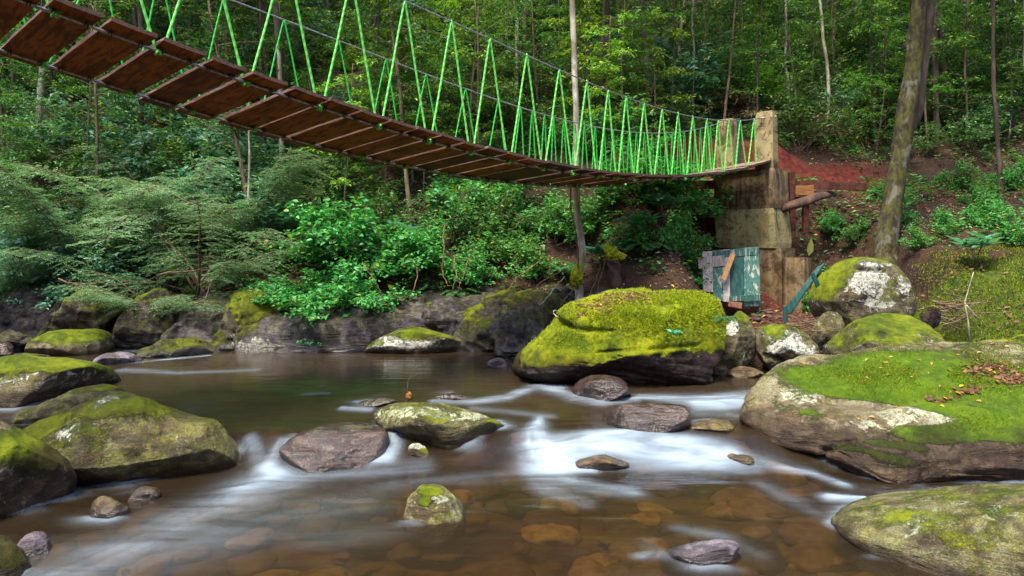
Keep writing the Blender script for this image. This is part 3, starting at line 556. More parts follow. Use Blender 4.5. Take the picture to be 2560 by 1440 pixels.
# rock masses of the far bank
BK = [
 ("mossy bank slab sloping to the far rapids under the feathery shrubs", [(60, 840), (130, 780), (210, 735), (300, 715), (370, 735), (370, 800), (330, 850), (190, 870), (90, 865)], 'bankm', 12.2, .8),
 ("mossy wedge of bank rock leaning left of the dark cliff", [(260, 840), (320, 780), (380, 730), (440, 712), (510, 735), (500, 800), (450, 850), (340, 865)], 'bankm', 12.1, .8),
 ("long grey strata rock running down to the pool", [(350, 880), (410, 820), (480, 770), (580, 730), (660, 740), (640, 830), (600, 885), (460, 900)], 'bank', 11.9, .6),
 ("yellow-green mossed rock face at the left part of the cliff", [(480, 890), (530, 820), (575, 755), (640, 715), (720, 705), (790, 760), (800, 830), (800, 885), (690, 905), (560, 905)], 'bankm', 11.9, .7),
 ("long dark violet cliff of bare rock behind the still pool", [(560, 908), (600, 800), (680, 735), (800, 705), (950, 698), (1080, 700), (1200, 712), (1300, 735), (1400, 775), (1425, 860), (1300, 897), (1000, 897), (760, 910)], 'bank', 12.45, 1.15),
 ("blue-grey rock rib with a wet sheen in front of the violet cliff's right end", [(1060, 868), (1056, 790), (1080, 745), (1120, 735), (1165, 750), (1185, 800), (1165, 862), (1100, 885)], 'bank', 11.75, .45),
 ("mossy sloping slab with fallen yellow leaves beside the pale trunk", [(1110, 850), (1160, 790), (1230, 745), (1320, 735), (1400, 748), (1420, 790), (1350, 840), (1230, 870), (1150, 880)], 'bankm', 11.7, .5),
 ("wet blue-brown boulder at the foot of the mossy sloping slab", [(1222, 850), (1228, 805), (1262, 782), (1310, 780), (1350, 800), (1368, 850), (1340, 885), (1260, 890)], 'bank', 11.0, .35),
 ("brown rock under the dark bushes at the left edge", [(-120, 840), (-20, 760), (60, 725), (160, 740), (190, 800), (140, 870), (0, 880), (-100, 870)], 'bank', 12.4, .8),
 ("low flat rock shelf at the foot of the mossed face", [(330, 890), (380, 862), (450, 845), (520, 852), (545, 878), (500, 898), (400, 902)], 'bankm', 11.0, .35),
 ("dark rock lump in the rapids before the mossy bank slab", [(-30, 850), (40, 830), (90, 838), (110, 855), (80, 872), (0, 872)], 'bank', 11.3, .3),
]
for i, (lab, ol, mt, D, th) in enumerate(BK):
    kw = {}
    if 'yellow-green mossed' in lab: kw = dict(moss=[(640, 760, 60, 70, .8)], lich=[(640, 850, 60, 25, 1.0)])
    if i in (4,): kw = dict(moss=[(900, 800, 300, 150, -.8), (620, 800, 60, 60, .8), (1230, 790, 70, 50, .8)], lich=[(640, 860, 60, 20, 1.0)])
    pw_ = .55 if i == 4 else .7; fc_ = 2 if i == 4 else 8; am_ = .045 if i == 4 else .11
    rock("bank_rock", lab, ol, M[mt], D=D, thick=th, seed=160 + i * 5, sub=6, sink=.15, facets=fc_, amp=am_, fine=.03, strat=.05, cat='rock', group='rock masses of the far bank', power=pw_, **kw)

# ------------------------------------------------------------------ stream surface
def water_mat():
    m = newmat("stream_water"); t = NT(m)
    fm = t.attr('foam'); dk = t.attr('deep')
    c1 = t.noise(t.coord((.55, 2.6, 1), rot=(0, 0, R_(-8))), 1.6, 4, .55, .8); c2 = t.noise(t.coord((.35, 3.4, 1), rot=(0, 0, R_(6))), 3.0, 3, .5, .5)
    f = t.math('MULTIPLY', fm, t.math('ADD', .42, t.math('MULTIPLY', t.ramp(c1, .32, .66), .58)))
    f = t.math('MINIMUM', f, 1.0)
    nrm = t.bump(t.math('ADD', c1, t.math('MULTIPLY', c2, .6)), .16, .06)
    # clear brown water: what lies below shows through, tinted; a share of silt scatters light
    tr = t.n('ShaderNodeBsdfTransparent'); t.l(t.mix(dk, (.70, .56, .32), (.36, .31, .17)), tr.inputs[0])
    silt = t.n('ShaderNodeBsdfDiffuse'); t.l(t.mix(c1, (.028, .018, .008), (.056, .040, .026)), silt.inputs[0])
    m1 = t.n('ShaderNodeMixShader'); t.l(t.math('ADD', .40, t.math('MULTIPLY', dk, .33)), m1.inputs[0]); t.l(tr.outputs[0], m1.inputs[1]); t.l(silt.outputs[0], m1.inputs[2])
    fo = t.n('ShaderNodeBsdfDiffuse'); fo.inputs[0].default_value = (.38, .50, .64, 1)
    m2 = t.n('ShaderNodeMixShader'); t.l(f, m2.inputs[0]); t.l(m1.outputs[0], m2.inputs[1]); t.l(fo.outputs[0], m2.inputs[2])
    gl = t.n('ShaderNodeBsdfGlossy'); gl.inputs['Roughness'].default_value = .13; gl.inputs[0].default_value = (.95, .95, 1, 1); t.l(nrm, gl.inputs['Normal'])
    fr = t.n('ShaderNodeFresnel'); fr.inputs[0].default_value = 1.33; t.l(nrm, fr.inputs['Normal'])
    m3 = t.n('ShaderNodeMixShader'); t.l(t.math('MULTIPLY', fr.outputs[0], t.math('SUBTRACT', 1.0, t.math('MULTIPLY', f, .7))), m3.inputs[0]); t.l(m2.outputs[0], m3.inputs[1]); t.l(gl.outputs[0], m3.inputs[2])
    t.out(m3.outputs[0]); return m
xs = np.concatenate([np.linspace(-40, -8.6, 24)[:-1], np.linspace(-8.6, 8, 460), np.linspace(8, 30, 16)[1:]])
ys = np.concatenate([np.linspace(-12, 2.6, 12)[:-1], np.linspace(2.6, 12.6, 400)])
X, Y, Q = grid(xs, ys); Z = zw(Y)
foam = np.zeros_like(X); deep = ss(6.6, 8.5, Y) * .9
# silky white water: (waypoints px, py, half width in px), strength
STROKES = [
 ([(1350, 1052, 8), (1338, 1080, 14), (1335, 1110, 20), (1350, 1140, 24), (1400, 1172, 20)], 1.0),
 ([(1370, 1135, 14), (1440, 1122, 16), (1530, 1102, 18), (1620, 1110, 18), (1720, 1128, 18), (1830, 1148, 14)], 1.0),
 ([(1480, 1100, 10), (1560, 1085, 8), (1660, 1098, 9)], .6), ([(1380, 1165, 12), (1430, 1172, 10), (1480, 1178, 7)], .8),
 ([(1500, 1128, 14), (1640, 1150, 18), (1780, 1165, 16), (1880, 1172, 10)], .5),
 ([(1830, 1145, 10), (1930, 1162, 9), (2030, 1185, 9), (2110, 1215, 9)], .55),
 ([(1360, 1180, 18), (1420, 1205, 18), (1500, 1220, 18), (1580, 1235, 14)], .45),
 ([(1320, 1160, 14), (1370, 1230, 16), (1460, 1260, 14)], .22),
 ([(1080, 1003, 4), (1180, 1004, 5), (1270, 992, 6), (1345, 965, 8), (1400, 968, 7)], .7), ([(1360, 970, 8), (1430, 990, 8), (1500, 1004, 7), (1590, 998, 5)], .75),
 ([(1600, 992, 5), (1700, 998, 9), (1790, 1004, 13), (1880, 994, 12), (1990, 975, 8)], .8), ([(1740, 1012, 8), (1800, 1012, 10), (1850, 1008, 8)], .7), ([(1740, 1035, 8), (1860, 1040, 10)], .3),
 ([(1180, 1020, 5), (1280, 1030, 6), (1380, 1040, 6)], .2),
 ([(855, 1021, 4), (925, 1024, 5)], .6), ([(760, 985, 3), (820, 982, 3)], .25),
 ([(625, 1095, 6), (640, 1130, 7), (655, 1165, 9)], .35), ([(665, 1172, 12), (690, 1188, 16), (650, 1208, 18), (600, 1228, 16)], .75),
 ([(650, 1200, 34), (560, 1255, 42), (460, 1305, 50), (330, 1370, 60), (180, 1430, 70)], .30), ([(700, 1210, 30), (620, 1230, 36)], .35), ([(900, 1260, 40), (700, 1290, 50), (560, 1340, 50)], .12),
 ([(980, 1088, 6), (985, 1115, 9), (968, 1138, 11), (935, 1150, 9)], .8),
 ([(704, 1102, 4), (688, 1128, 5), (678, 1160, 7)], .75),
 ([(1060, 1172, 12), (920, 1184, 16), (780, 1190, 18), (700, 1194, 20)], .26), ([(1250, 1190, 16), (1120, 1200, 18), (980, 1215, 22)], .12),
 ([(300, 925, 6), (450, 932, 6), (640, 925, 5)], .40), ([(330, 907, 2.5), (420, 898, 3.5), (520, 889, 3)], .75), ([(290, 872, 3), (365, 878, 4)], .8), ([(0, 858, 3), (50, 878, 4), (20, 900, 4)], .7),
 ([(1600, 1394, 9), (1630, 1386, 7)], .5), ([(2080, 1246, 12), (2130, 1252, 14), (2160, 1250, 8)], .85), ([(1700, 1325, 12), (1800, 1342, 14), (1900, 1390, 14)], .18),
 ([(2200, 1232, 5), (2400, 1218, 4), (2560, 1208, 4)], .22),
 ([(960, 1330, 30), (780, 1350, 34), (500, 1385, 50)], .07), ([(1900, 1210, 14), (2000, 1260, 16), (2080, 1300, 12)], .14),
]
for pts, st in STROKES:
    W = np.array([wpt(a, b) for a, b, _ in pts]); R = np.array([c * W[i, 1] / F for i, (_, _, c) in enumerate(pts)])
    # foreshortening: a stroke's pixel half width spans more metres along y than along x
    asp = np.array([(F * (H - W[i, 2]) / W[i, 1]) / F for i in range(len(pts))])
    acc = np.zeros_like(foam)
    for i in range(len(pts) - 1):
        for u in np.linspace(0, 1, 12):
            p = W[i] * (1 - u) + W[i + 1] * u; r = R[i] * (1 - u) + R[i + 1] * u; ry = r / max(.12, asp[i])
            dv = W[i + 1] - W[i]; ln_ = math.hypot(dv[0], dv[1]) + 1e-6; tx, ty = dv[0] / ln_, dv[1] / ln_
            acc = np.maximum(acc, np.exp(-(((X - p[0]) / (r * 2.0)) ** 2 + ((Y - p[1]) / (ry * .80)) ** 2)))
    m_ = acc > .02
    if m_.any():
        P2 = np.stack([X[m_], Y[m_]], 1); best = np.full(len(P2), 9e9); tt_ = np.zeros(len(P2)); al_ = np.zeros(len(P2)); L0 = 0
        for i in range(len(pts) - 1):
            A_, B_ = W[i, :2], W[i + 1, :2]; ab = B_ - A_; l_ = math.hypot(*ab) + 1e-6; u = np.clip(((P2 - A_) @ ab) / l_ ** 2, 0, 1); q = P2 - A_ - u[:, None] * ab
            d2 = (q ** 2).sum(1); sg = (q[:, 0] * -ab[1] + q[:, 1] * ab[0]) / l_; k_ = d2 < best; best[k_] = d2[k_]; tt_[k_] = sg[k_]; al_[k_] = (L0 + u * l_)[k_]; L0 += l_
        st_n = fbm(np.stack([tt_ * 16, al_ * 1.3, np.full(len(P2), len(pts) * 3.3 + st * 7)], 1), 41, 3, .6)
        acc[m_] *= np.clip(.88 + .26 * st_n, .4, 1.1)
    foam = 1 - (1 - foam) * (1 - .78 * np.clip(acc, 0, 1) * st)
from mathutils.kdtree import KDTree
ring = np.concatenate([Wr[np.abs(Wr[:, 2] - zw(Wr[:, 1])) < .016][:, :2][::2] for _, Wr, _ in ROCKS if Wr[:, 1].mean() < 9.0])
kd = KDTree(len(ring))
for i, p in enumerate(ring): kd.insert((p[0], p[1], 0), i)
kd.balance()
near_ = np.full(X.size, 9.0); xf, yf = X.ravel(), Y.ravel(); mny, mxy = ring[:, 1].min() - .2, ring[:, 1].max() + .2
for i in np.nonzero((yf > mny) & (yf < mxy) & (np.abs(xf) < 8))[0]: near_[i] = kd.find((xf[i], yf[i], 0))[2]
near_ = near_.reshape(X.shape); swirl = fbm(np.stack([X * 2.5, Y * 4, 0 * X], -1).reshape(-1, 3), 77, 3).reshape(X.shape)
foam = np.maximum(foam, .28 * np.exp(-(near_ / .04) ** 2) * ss(-.1, .8, swirl) + .14 * np.exp(-(near_ / .12) ** 2) * ss(0, .8, swirl))
PW = np.stack([X * .9, Y * 2.2, 0 * X], -1).reshape(-1, 3)
Z = Z + (fbm(PW, 31, 3).reshape(X.shape)) * .010 * ss(9.5, 6, Y) + foam * .035 * ss(9, 7.5, Y)
Z[Y > 12.4] -= .3
water = mk("water", np.stack([X, Y, Z], -1).reshape(-1, 3), Q, None, [water_mat()], attrs={'foam': np.clip(foam, 0, 1).ravel(), 'deep': deep.ravel()})
tag(water, kind='structure')

# cobbles under the water
rs = np.random.RandomState(4); mb = MB(); Vd, T4 = ICO[4][0], ICO[4][1]
import bmesh as _bm
V3, T3 = ico(3)
n = 0
while n < 420:
    y = 2.4 + rs.rand() ** .8 * 5.2; x = (rs.rand() - .5) * y * 1.6; s_ = rs.uniform(.06, .26)
    if y - float(yb(x)) > -.3: continue
    z = float(zw(y)) - .13 - s_ * .36 - rs.rand() * .10
    sc = np.array([s_ * rs.uniform(.8, 1.3), s_ * rs.uniform(.6, 1.), s_ * rs.uniform(.3, .45)]); a = rs.rand() * 6.28
    V = V3 * sc; V = V * (1 + .34 * fbm(V3 * 1.0 + n, n, 3))[:, None]
    V = V @ np.array([[math.cos(a), math.sin(a), 0], [-math.sin(a), math.cos(a), 0], [0, 0, 1]])
    k = rs.rand(); c = np.array([.20, .145, .055]) * (1 - k) + np.array([.07, .048, .038]) * k; c = c * rs.uniform(.5, 1.6)
    mb.add(V + [x, y, z], None, T3, 0, c); n += 1
m = newmat("drowned_cobble"); t = NT(m); nn = t.noise(t.coord(), 9, 4, .6)
t.out(t.bsdf(t.mix(t.ramp(nn, .35, .7), t.attr('Col', 0), t.mix(1.0, t.attr('Col', 0), (.5, .4, .35), 'MULTIPLY')), .7))
tag(mb.build("riverbed_cobbles", [m], col=True), "brown and amber cobbles lying under the clear foreground water", "cobbles", kind='stuff')

# ------------------------------------------------------------------ rope bridge
uD = np.array([.72, .694]); uD /= np.linalg.norm(uD); NB = np.array([4.75, 14.0])           # walkway line on the near (right) cable
def s_of(px, base=NB, d=-uD):
    r = (px - 1280) / F; return (base[0] - r * base[1]) / -(d[0] - r * d[1])
FB = np.array([4.19, 14.58]); FE = np.array([-4.16, 7.31]); fD = (FE - FB) / np.linalg.norm(FE - FB)
def nxy(s): return NB[None] - np.atleast_1d(s)[:, None] * uD[None]
KF = np.linalg.norm(FE - FB) / 11.0
def fxy(s): return FB[None] + np.atleast_1d(s)[:, None] * KF * fD[None]
def fit(pts, base, d, k, deg):
    S, Hh = [], []
    for px, py in pts:
        s = s_of(px, base, d); p = base + s * d; S.append(s / k); Hh.append(H + (620 - py) / F * p[1])
    return np.poly1d(np.polyfit(S, Hh, deg))
ncab = [(84, 10), (124, 25), (185, 50), (252, 81), (322, 101), (356, 116), (460, 153), (568, 193), (658, 223), (769, 260), (872, 292), (931, 307), (1063, 349), (1178, 380), (1275, 403), (1364, 423), (1440, 437), (1505, 445), (1597, 449), (1683, 448), (1780, 436), (1850, 424), (1895, 414)]
fcab = [(0, 124), (50, 141), (111, 161), (171, 180), (205, 193), (297, 222), (348, 237), (413, 259), (510, 289), (605, 312), (679, 336), (769, 356), (894, 390), (956, 403), (1021, 415), (1124, 435), (1216, 448), (1293, 459), (1387, 466), (1488, 465), (1600, 458), (1700, 446), (1790, 430)]
nrail = [(511, -191), (715, -124), (879, -49), (1012, 0), (1129, 55), (1225, 98), (1317, 140), (1398, 175), (1467, 205), (1520, 225), (1565, 240), (1610, 257), (1655, 272), (1695, 283), (1732, 292), (1767, 300), (1795, 303), (1822, 303), (1850, 302), (1888, 295)]
frail = [(590, 0), (710, 50), (850, 105), (965, 152), (1065, 188), (1163, 222), (1245, 250), (1305, 268), (1359, 281), (1408, 295), (1465, 311), (1510, 320), (1537, 326), (1573, 333), (1609, 335), (1666, 334), (1712, 330), (1751, 322), (1790, 308)]
hN = fit(ncab, NB, -uD, 1.0, 4); hF = fit(fcab, FB, fD, KF, 4); hNR = fit(nrail, NB, -uD, 1.0, 3); hFR = fit(frail, FB, fD, KF, 3)
def NC(s): return np.concatenate([nxy(s), hN(np.atleast_1d(s))[:, None]], 1)
def FC(s): return np.concatenate([fxy(s), hF(np.atleast_1d(s))[:, None]], 1)
def NR(s): return np.concatenate([nxy(s), hNR(np.atleast_1d(s))[:, None]], 1)
def FR(s): return np.concatenate([fxy(s), hFR(np.atleast_1d(s))[:, None]], 1)
SMAX = 14.0
bridge = empty("rope_bridge", (4.4, 14.2, 3.1)); tag(bridge, "plank suspension footbridge with bright green zigzag ropes crossing above the stream", "footbridge")
def bpart(o): o.parent = bridge; o.location = o.location - bridge.location; return o
for fn, nm, rad, mt in ((NC, "deck_cable", .014, STEEL), (FC, "deck_cable", .014, STEEL), (NR, "handrail_cable", .010, STEEL), (FR, "handrail_cable", .010, STEEL)):
    bpart(MB().tube(fn(np.linspace(-.1, SMAX, 70)), rad, 8).build(nm, [mt]))
rs = np.random.RandomState(8)
starts = [13.82, 13.4, 12.98, 12.58, 12.17, 11.77, 11.36, 10.95, 10.53, 10.17, 9.74, 9.35, 8.98, 8.61, 8.26, 7.92]
while starts[-1] > .45: starts.append(starts[-1] - .355)
clampn = 0
for i, s0 in enumerate(starts):
    nxt = starts[i + 1] if i + 1 < len(starts) else s0 - .34
    wd = (s0 - nxt) - (rs.uniform(.055, .09) if i < 10 else rs.uniform(.025, .045)); s1 = s0 - wd
    nr = rs.uniform(.19, .23); fr = rs.uniform(.19, .24)
    lift = .020 + rs.rand() * .012; tl = rs.uniform(-.006, .006)
    A0, A1, B0, B1 = NC(s0)[0], NC(s1)[0], FC(s0)[0], FC(s1)[0]
    v0 = (B0 - A0) / np.linalg.norm(B0 - A0)
    o0 = A0 - v0 * nr; a = (B0 - A0) + v0 * (nr + fr); b = A1 - A0
    up = np.cross(b, a); up = up / np.linalg.norm(up); up = up if up[2] > 0 else -up
    o0 = o0 + up * (lift + tl); th = .034
    mb = MB(); mb.box([0, 0, 0], [1, 0, 0], [0, 1, 0], [0, 0, 1])
    # subdivide across for a slight cup and worn edges; local axes: y along the board, x along the walk
    na, nb_ = 10, 5; rows = []
    for kk in (0, 1):
        for ia in range(na + 1):
            for ib in range(nb_ + 1):
                fa, fb = ia / na, ib / nb_
                cup = -.006 * (1 - (2 * fb - 1) ** 2); rag = .006 * vnoise(np.array([[ia * .9 + i * 5, 1.3 * (fb > .5), kk]]), i)[0] if ib in (0, nb_) else 0
                p = o0 + a * fa + b * fb + up * (kk * th + cup) + b / np.linalg.norm(b) * rag; rows.append(p)
    V = np.array(rows); idx = lambda k, ia, ib: k * (na + 1) * (nb_ + 1) + ia * (nb_ + 1) + ib
    Qs = []
    for ia in range(na):
        for ib in range(nb_):
            Qs.append([idx(0, ia, ib), idx(0, ia, ib + 1), idx(0, ia + 1, ib + 1), idx(0, ia + 1, ib)]); Qs.append([idx(1, ia, ib), idx(1, ia + 1, ib), idx(1, ia + 1, ib + 1), idx(1, ia, ib + 1)])
        Qs.append([idx(0, ia, 0), idx(0, ia + 1, 0), idx(1, ia + 1, 0), idx(1, ia, 0)]); Qs.append([idx(0, ia, nb_), idx(1, ia, nb_), idx(1, ia + 1, nb_), idx(0, ia + 1, nb_)])
    for ib in range(nb_):
        Qs.append([idx(0, 0, ib), idx(1, 0, ib), idx(1, 0, ib + 1), idx(0, 0, ib + 1)]); Qs.append([idx(0, na, ib), idx(0, na, ib + 1), idx(1, na, ib + 1), idx(1, na, ib)])
    # plank object has its own frame: x across the board's width, y along its length
    ctr = V.mean(0); ax = b / np.linalg.norm(b); ay = a - ax * (a @ ax); ay /= np.linalg.norm(ay); az = np.cross(ax, ay)
    L = (V - ctr) @ np.stack([ax, ay, az], 1)
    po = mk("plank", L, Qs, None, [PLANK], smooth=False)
    from mathutils import Matrix
    po.parent = bridge
    mm_ = Matrix(((ax[0], ay[0], az[0], ctr[0]), (ax[1], ay[1], az[1], ctr[1]), (ax[2], ay[2], az[2], ctr[2]), (0, 0, 0, 1)))
    po.matrix_local = Matrix.Translation(-bridge.location) @ mm_
    for fn in (NC, FC):
        for q in ((.16, .84) if i < 16 else (.5,)):
            if clampn >= 98: continue
            sc = s0 - wd * q; p = fn(sc)[0]; mbc = MB(); th_ = np.linspace(-.3, math.pi + .3, 9)
            for off in (-.012, .012):
                arc = np.array([p + ax * off + ay * (math.cos(t_) * .024) - up * (math.sin(t_) * .024) + up * .006 for t_ in th_])
                mbc.tube(arc, .0055, 5)
            mbc.tube(np.array([p + ay * .045 + up * .012, p - ay * .045 + up * .012]), .010, 5)
            co_ = mbc.build("clamp", [RUST]); me = co_.data
            W = np.empty(len(me.vertices) * 3, np.float32); me.vertices.foreach_get("co", W); W = (W.reshape(-1, 3) - ctr) @ np.stack([ax, ay, az], 1)
            me.vertices.foreach_set("co", W.astype(np.float32).ravel()); co_.parent = po; clampn += 1
# suspender ropes: each V between two deck knots and one rail point
def rope_part(pts, rad, name="suspender_rope", mt=None):
    pts = np.asarray(pts, float); L = np.concatenate([[0], np.cumsum(np.linalg.norm(np.diff(pts, axis=0), axis=1))])
    n = max(6, int(L[-1] / .035)); t_ = np.linspace(0, L[-1], n); P = np.stack([np.interp(t_, L, pts[:, k]) for k in range(3)], 1)
    mb = MB(); mb.tube(P, rad, 8); V = np.concatenate(mb.V); k = len(P) * 8
    tw = np.zeros(len(V)); tw[:k] = (np.repeat(t_, 8) * 75 + np.tile(np.arange(8) / 8 * 2 * np.pi * 1.0, len(P)))
    return mk(name, V, np.concatenate(mb.Q), np.concatenate(mb.T), [mt or ROPE], attrs={'tw': tw})
ntops = [511, 715, 879, 1012, 1129, 1225, 1317, 1398, 1467, 1520, 1565, 1610, 1655, 1695, 1732, 1767, 1795, 1822, 1850, 1885]
ftops = [250, 400, 560, 710, 847, 965, 1065, 1164, 1246, 1302, 1330, 1361, 1384, 1409, 1438, 1461, 1488, 1510, 1533, 1554, 1573, 1591, 1611, 1630, 1648, 1666, 1681, 1697, 1711, 1725, 1738, 1751, 1764, 1776]
for tops, top, bot, base, d, k in ((ntops, NR, NC, NB, -uD, 1.0), (ftops, FR, FC, FB, fD, KF)):
    S = [s_of(x, base, d) / k for x in tops]
    if tops is ntops: S = [13.0, 12.1, 11.3] + S
    else: S = [12.6, 11.9] + S
    S = sorted(S)[::-1]
    B = [S[0] + .4] + [(S[i] + S[i + 1]) / 2 for i in range(len(S) - 1)] + [S[-1] - .12]
    for i, s in enumerate(S):
        tp = top(s)[0]; b0 = bot(B[i] - .02)[0]; b1 = bot(B[i + 1] + .02)[0]; dn = np.array([0, 0, .02])
        bow = lambda p, q: [p * (1 - u) + q * u + np.array([0, 0, -.015 * math.sin(math.pi * u)]) for u in (0, .25, .5, .75, 1)]
        pts = bow(b0 - dn, tp + [0, 0, .016]) + bow(tp + [uD[0] * -.0, 0, .016], b1 - dn)[1:]
        pts = [pts[j] + np.array([uD[0], uD[1], 0]) * (.018 * (j - 4) / 4 if 3 <= j <= 5 else 0) for j in range(len(pts))]
        rm = ROPE_LIT if tops is ntops else ROPE; bpart(rope_part(pts, (.0125 if tops is ntops else .0098), mt=rm))
        # knot lashed round the deck cable
        if i < 40:
            mb = MB(); p = bot(B[i])[0]
            for j, off in enumerate((-.014, .014)):
                th_ = np.linspace(0, 2 * math.pi, 11); c = p + np.array([uD[0], uD[1], 0]) * off
                mb.tube([c + np.array([-uD[1], uD[0], 0]) * (math.cos(q) * .021) + np.array([0, 0, 1]) * (math.sin(q) * .024 - .004) + np.array([uD[0], uD[1], 0]) * .012 * math.sin(q + j) for q in th_], .012, 6)
            V = np.concatenate(mb.V); bpart(mk("knot", V, np.concatenate(mb.Q), np.concatenate(mb.T), [ROPE_LIT], attrs={'tw': fbm(V * 40, 3, 2) * 6}))

# ------------------------------------------------------------------ pylon, door, timbers
vD = np.array([-.694, .72]); vD /= np.linalg.norm(vD)
u3 = np.array([uD[0], uD[1], 0]); v3 = np.array([vD[0], vD[1], 0]); z3 = np.array([0, 0, 1.0])
def concrete(name, a, b, c, sc=1.0, streak=.35):
    m = newmat(name); t = NT(m); co = t.coord()
    n1 = t.noise(t.coord((1, 1, .8)), 2.6 * sc, 8, .68, .8); n2 = t.noise(t.coord((5, 5, .35)), 2.0, 4, .6); n3 = t.noise(co, 38, 4, .7); n4 = t.noise(co, 9, 6, .75, 1.0)
    col = t.mix(t.ramp(n1, .40, .60), a, b); col = t.mix(t.math('MULTIPLY', t.ramp(n2, .45, .62), streak), col, c)
    col = t.mix(t.math('MULTIPLY', t.math('MAXIMUM', t.ramp(n4, .55, .61), t.ramp(t.noise(co, 1.9, 8, .75, 1.6), .55, .60)), .8), col, (.06, .04, .022)); col = t.mix(t.math('MULTIPLY', t.ramp(n3, .55, .75), .35), col, tuple(v * .4 for v in a))
    t.out(t.bsdf(col, .85, t.bump(t.math('ADD', t.math('ADD', n2, n4), t.math('MULTIPLY', n3, .4)), .6, .02), .25)); return m
CONC_Y = concrete("board_marked_concrete", (.19, .15, .065), (.31, .265, .125), (.28, .31, .17), streak=.6)
CONC_D = concrete("stained_concrete", (.060, .034, .014), (.20, .14, .07), (.34, .28, .20))
POSTM = concrete("pale_post_concrete", (.20, .145, .065), (.36, .29, .15), (.34, .31, .19))
pyl = empty("bridge_pylon", (5.0, 14.6, .3)); tag(pyl, "leaning board-marked concrete pylon with two tall posts at the far bridge end", "pylon")
def block(mb, cx_s, cv, z0, z1, ls, lv, tap=0.0, bev=.02, sh=(0, 0), seed=0):
    """block centred at along-walk cx_s / across cv from NB; lengths ls, lv at bottom, tapered by tap at top; sh shifts the bottom across"""
    V = []; ks = np.linspace(0, 1, 9)
    c = np.array([NB[0], NB[1], 0]) + u3 * cx_s + v3 * cv; k = 0
    rings = []
    for q in ks:
        z = z0 + (z1 - z0) * q; f = 1 - tap * q; e = .022 if 0 < q < 1 else .035
        cc = c + u3 * sh[0] * (1 - q) + v3 * sh[1] * (1 - q) + z3 * z
        a, b = ls * .5 * f, lv * .5 * f
        if q in (0, 1): a -= .012; b -= .012
        pr = [(-a + e, -b), (a - e, -b), (a, -b + e), (a, b - e), (a - e, b), (-a + e, b), (-a, b - e), (-a, -b + e)]
        rings.append(np.array([cc + u3 * p + v3 * r_ for p, r_ in pr]) + np.stack([vnoise(np.array([[p * 3, r_ * 3, z * 2.5]]), seed + 3)[0] * np.array([.012, .012, 0]) for p, r_ in pr]))
    V = np.concatenate(rings); Q = []; j = np.arange(8)
    for i in range(len(ks) - 1): Q.append(np.stack([i * 8 + j, i * 8 + (j + 1) % 8, (i + 1) * 8 + (j + 1) % 8, (i + 1) * 8 + j], 1))
    Q = np.concatenate(Q); n = len(V); V = np.concatenate([V, rings[0].mean(0)[None], rings[-1].mean(0)[None]])
    T = np.concatenate([np.stack([(j + 1) % 8, j, np.full(8, n)], 1), np.stack([n - 8 + j, n - 8 + (j + 1) % 8, np.full(8, n + 1)], 1)])
    mb.add(V, Q, T); return mb
def pp(mb, name, mt, parent=pyl, label=None):
    o = mb.build(name, [mt], smooth=False); o.parent = parent; o.location = o.location - parent.location
    if label: o['label'] = label
    return o
pp(block(MB(), .30, .38, 2.36, 3.12, .62, 1.28, .0, sh=(.0, -.04), seed=1), "upper_block", CONC_D, label="dark brown stained upper block")
pp(block(MB(), .31, .36, 1.60, 2.356, .66, 1.27, .0, sh=(.0, -.07), seed=2), "middle_block", CONC_Y, label="yellowish block with board marks")
pp(block(MB(), .34, .22, -.05, 1.596, .66, 1.25, .0, sh=(0, -.03), seed=3), "base_block", CONC_D)
pp(block(MB(), .18, -.03, 3.124, 4.22, .26, .40, .12, seed=4), "post", POSTM)
pp(block(MB(), .18, .80, 3.124, 4.18, .26, .38, .10, seed=5), "post", POSTM)
mb = MB(); mb.tube([NR(0)[0], NR(0)[0] + u3 * .2 - v3 * .22 + z3 * .03, NR(0)[0] + u3 * .45 - v3 * .1], .009, 6)
pp(mb, "cable_loop", STEEL)
TEAL = simple_mat("flaked_teal_paint", (.012, .062, .052), (.050, .15, .13), 7, .75, (7, 7, .8), .4, .004, c3=(.40, .39, .34), lo=.3, hi=.6)
TEALD = simple_mat("teal_paint", (.006, .042, .040), (.018, .085, .078), 7, .65, (3, 3, .5), .4, .004)
GREYW = simple_mat("bleached_board", (.30, .25, .23), (.52, .45, .41), 7, .8, (7, 7, .7), .5, .005, c3=(.15, .21, .19))
TANW = simple_mat("tan_wood", (.34, .18, .07), (.50, .30, .13), 9, .75, (4, 4, .5), .4, .004)
REDW = simple_mat("red_brown_timber", (.045, .014, .010), (.11, .035, .025), 5, .8, (2, 2, 2), .5, .01)
ORW = simple_mat("orange_board", (.20, .085, .025), (.32, .15, .05), 8, .7, (1, 1, 6), .4, .005)
# blue green board behind the far post
o = MB().box(ray(1832, 432, 14.7), v3 * -.16, u3 * .035, z3 * 1.08, bev=.004).build("painted_board", [TEALD], smooth=False)
tag(o, "blue-green board standing upright beside the far post of the pylon", "board")
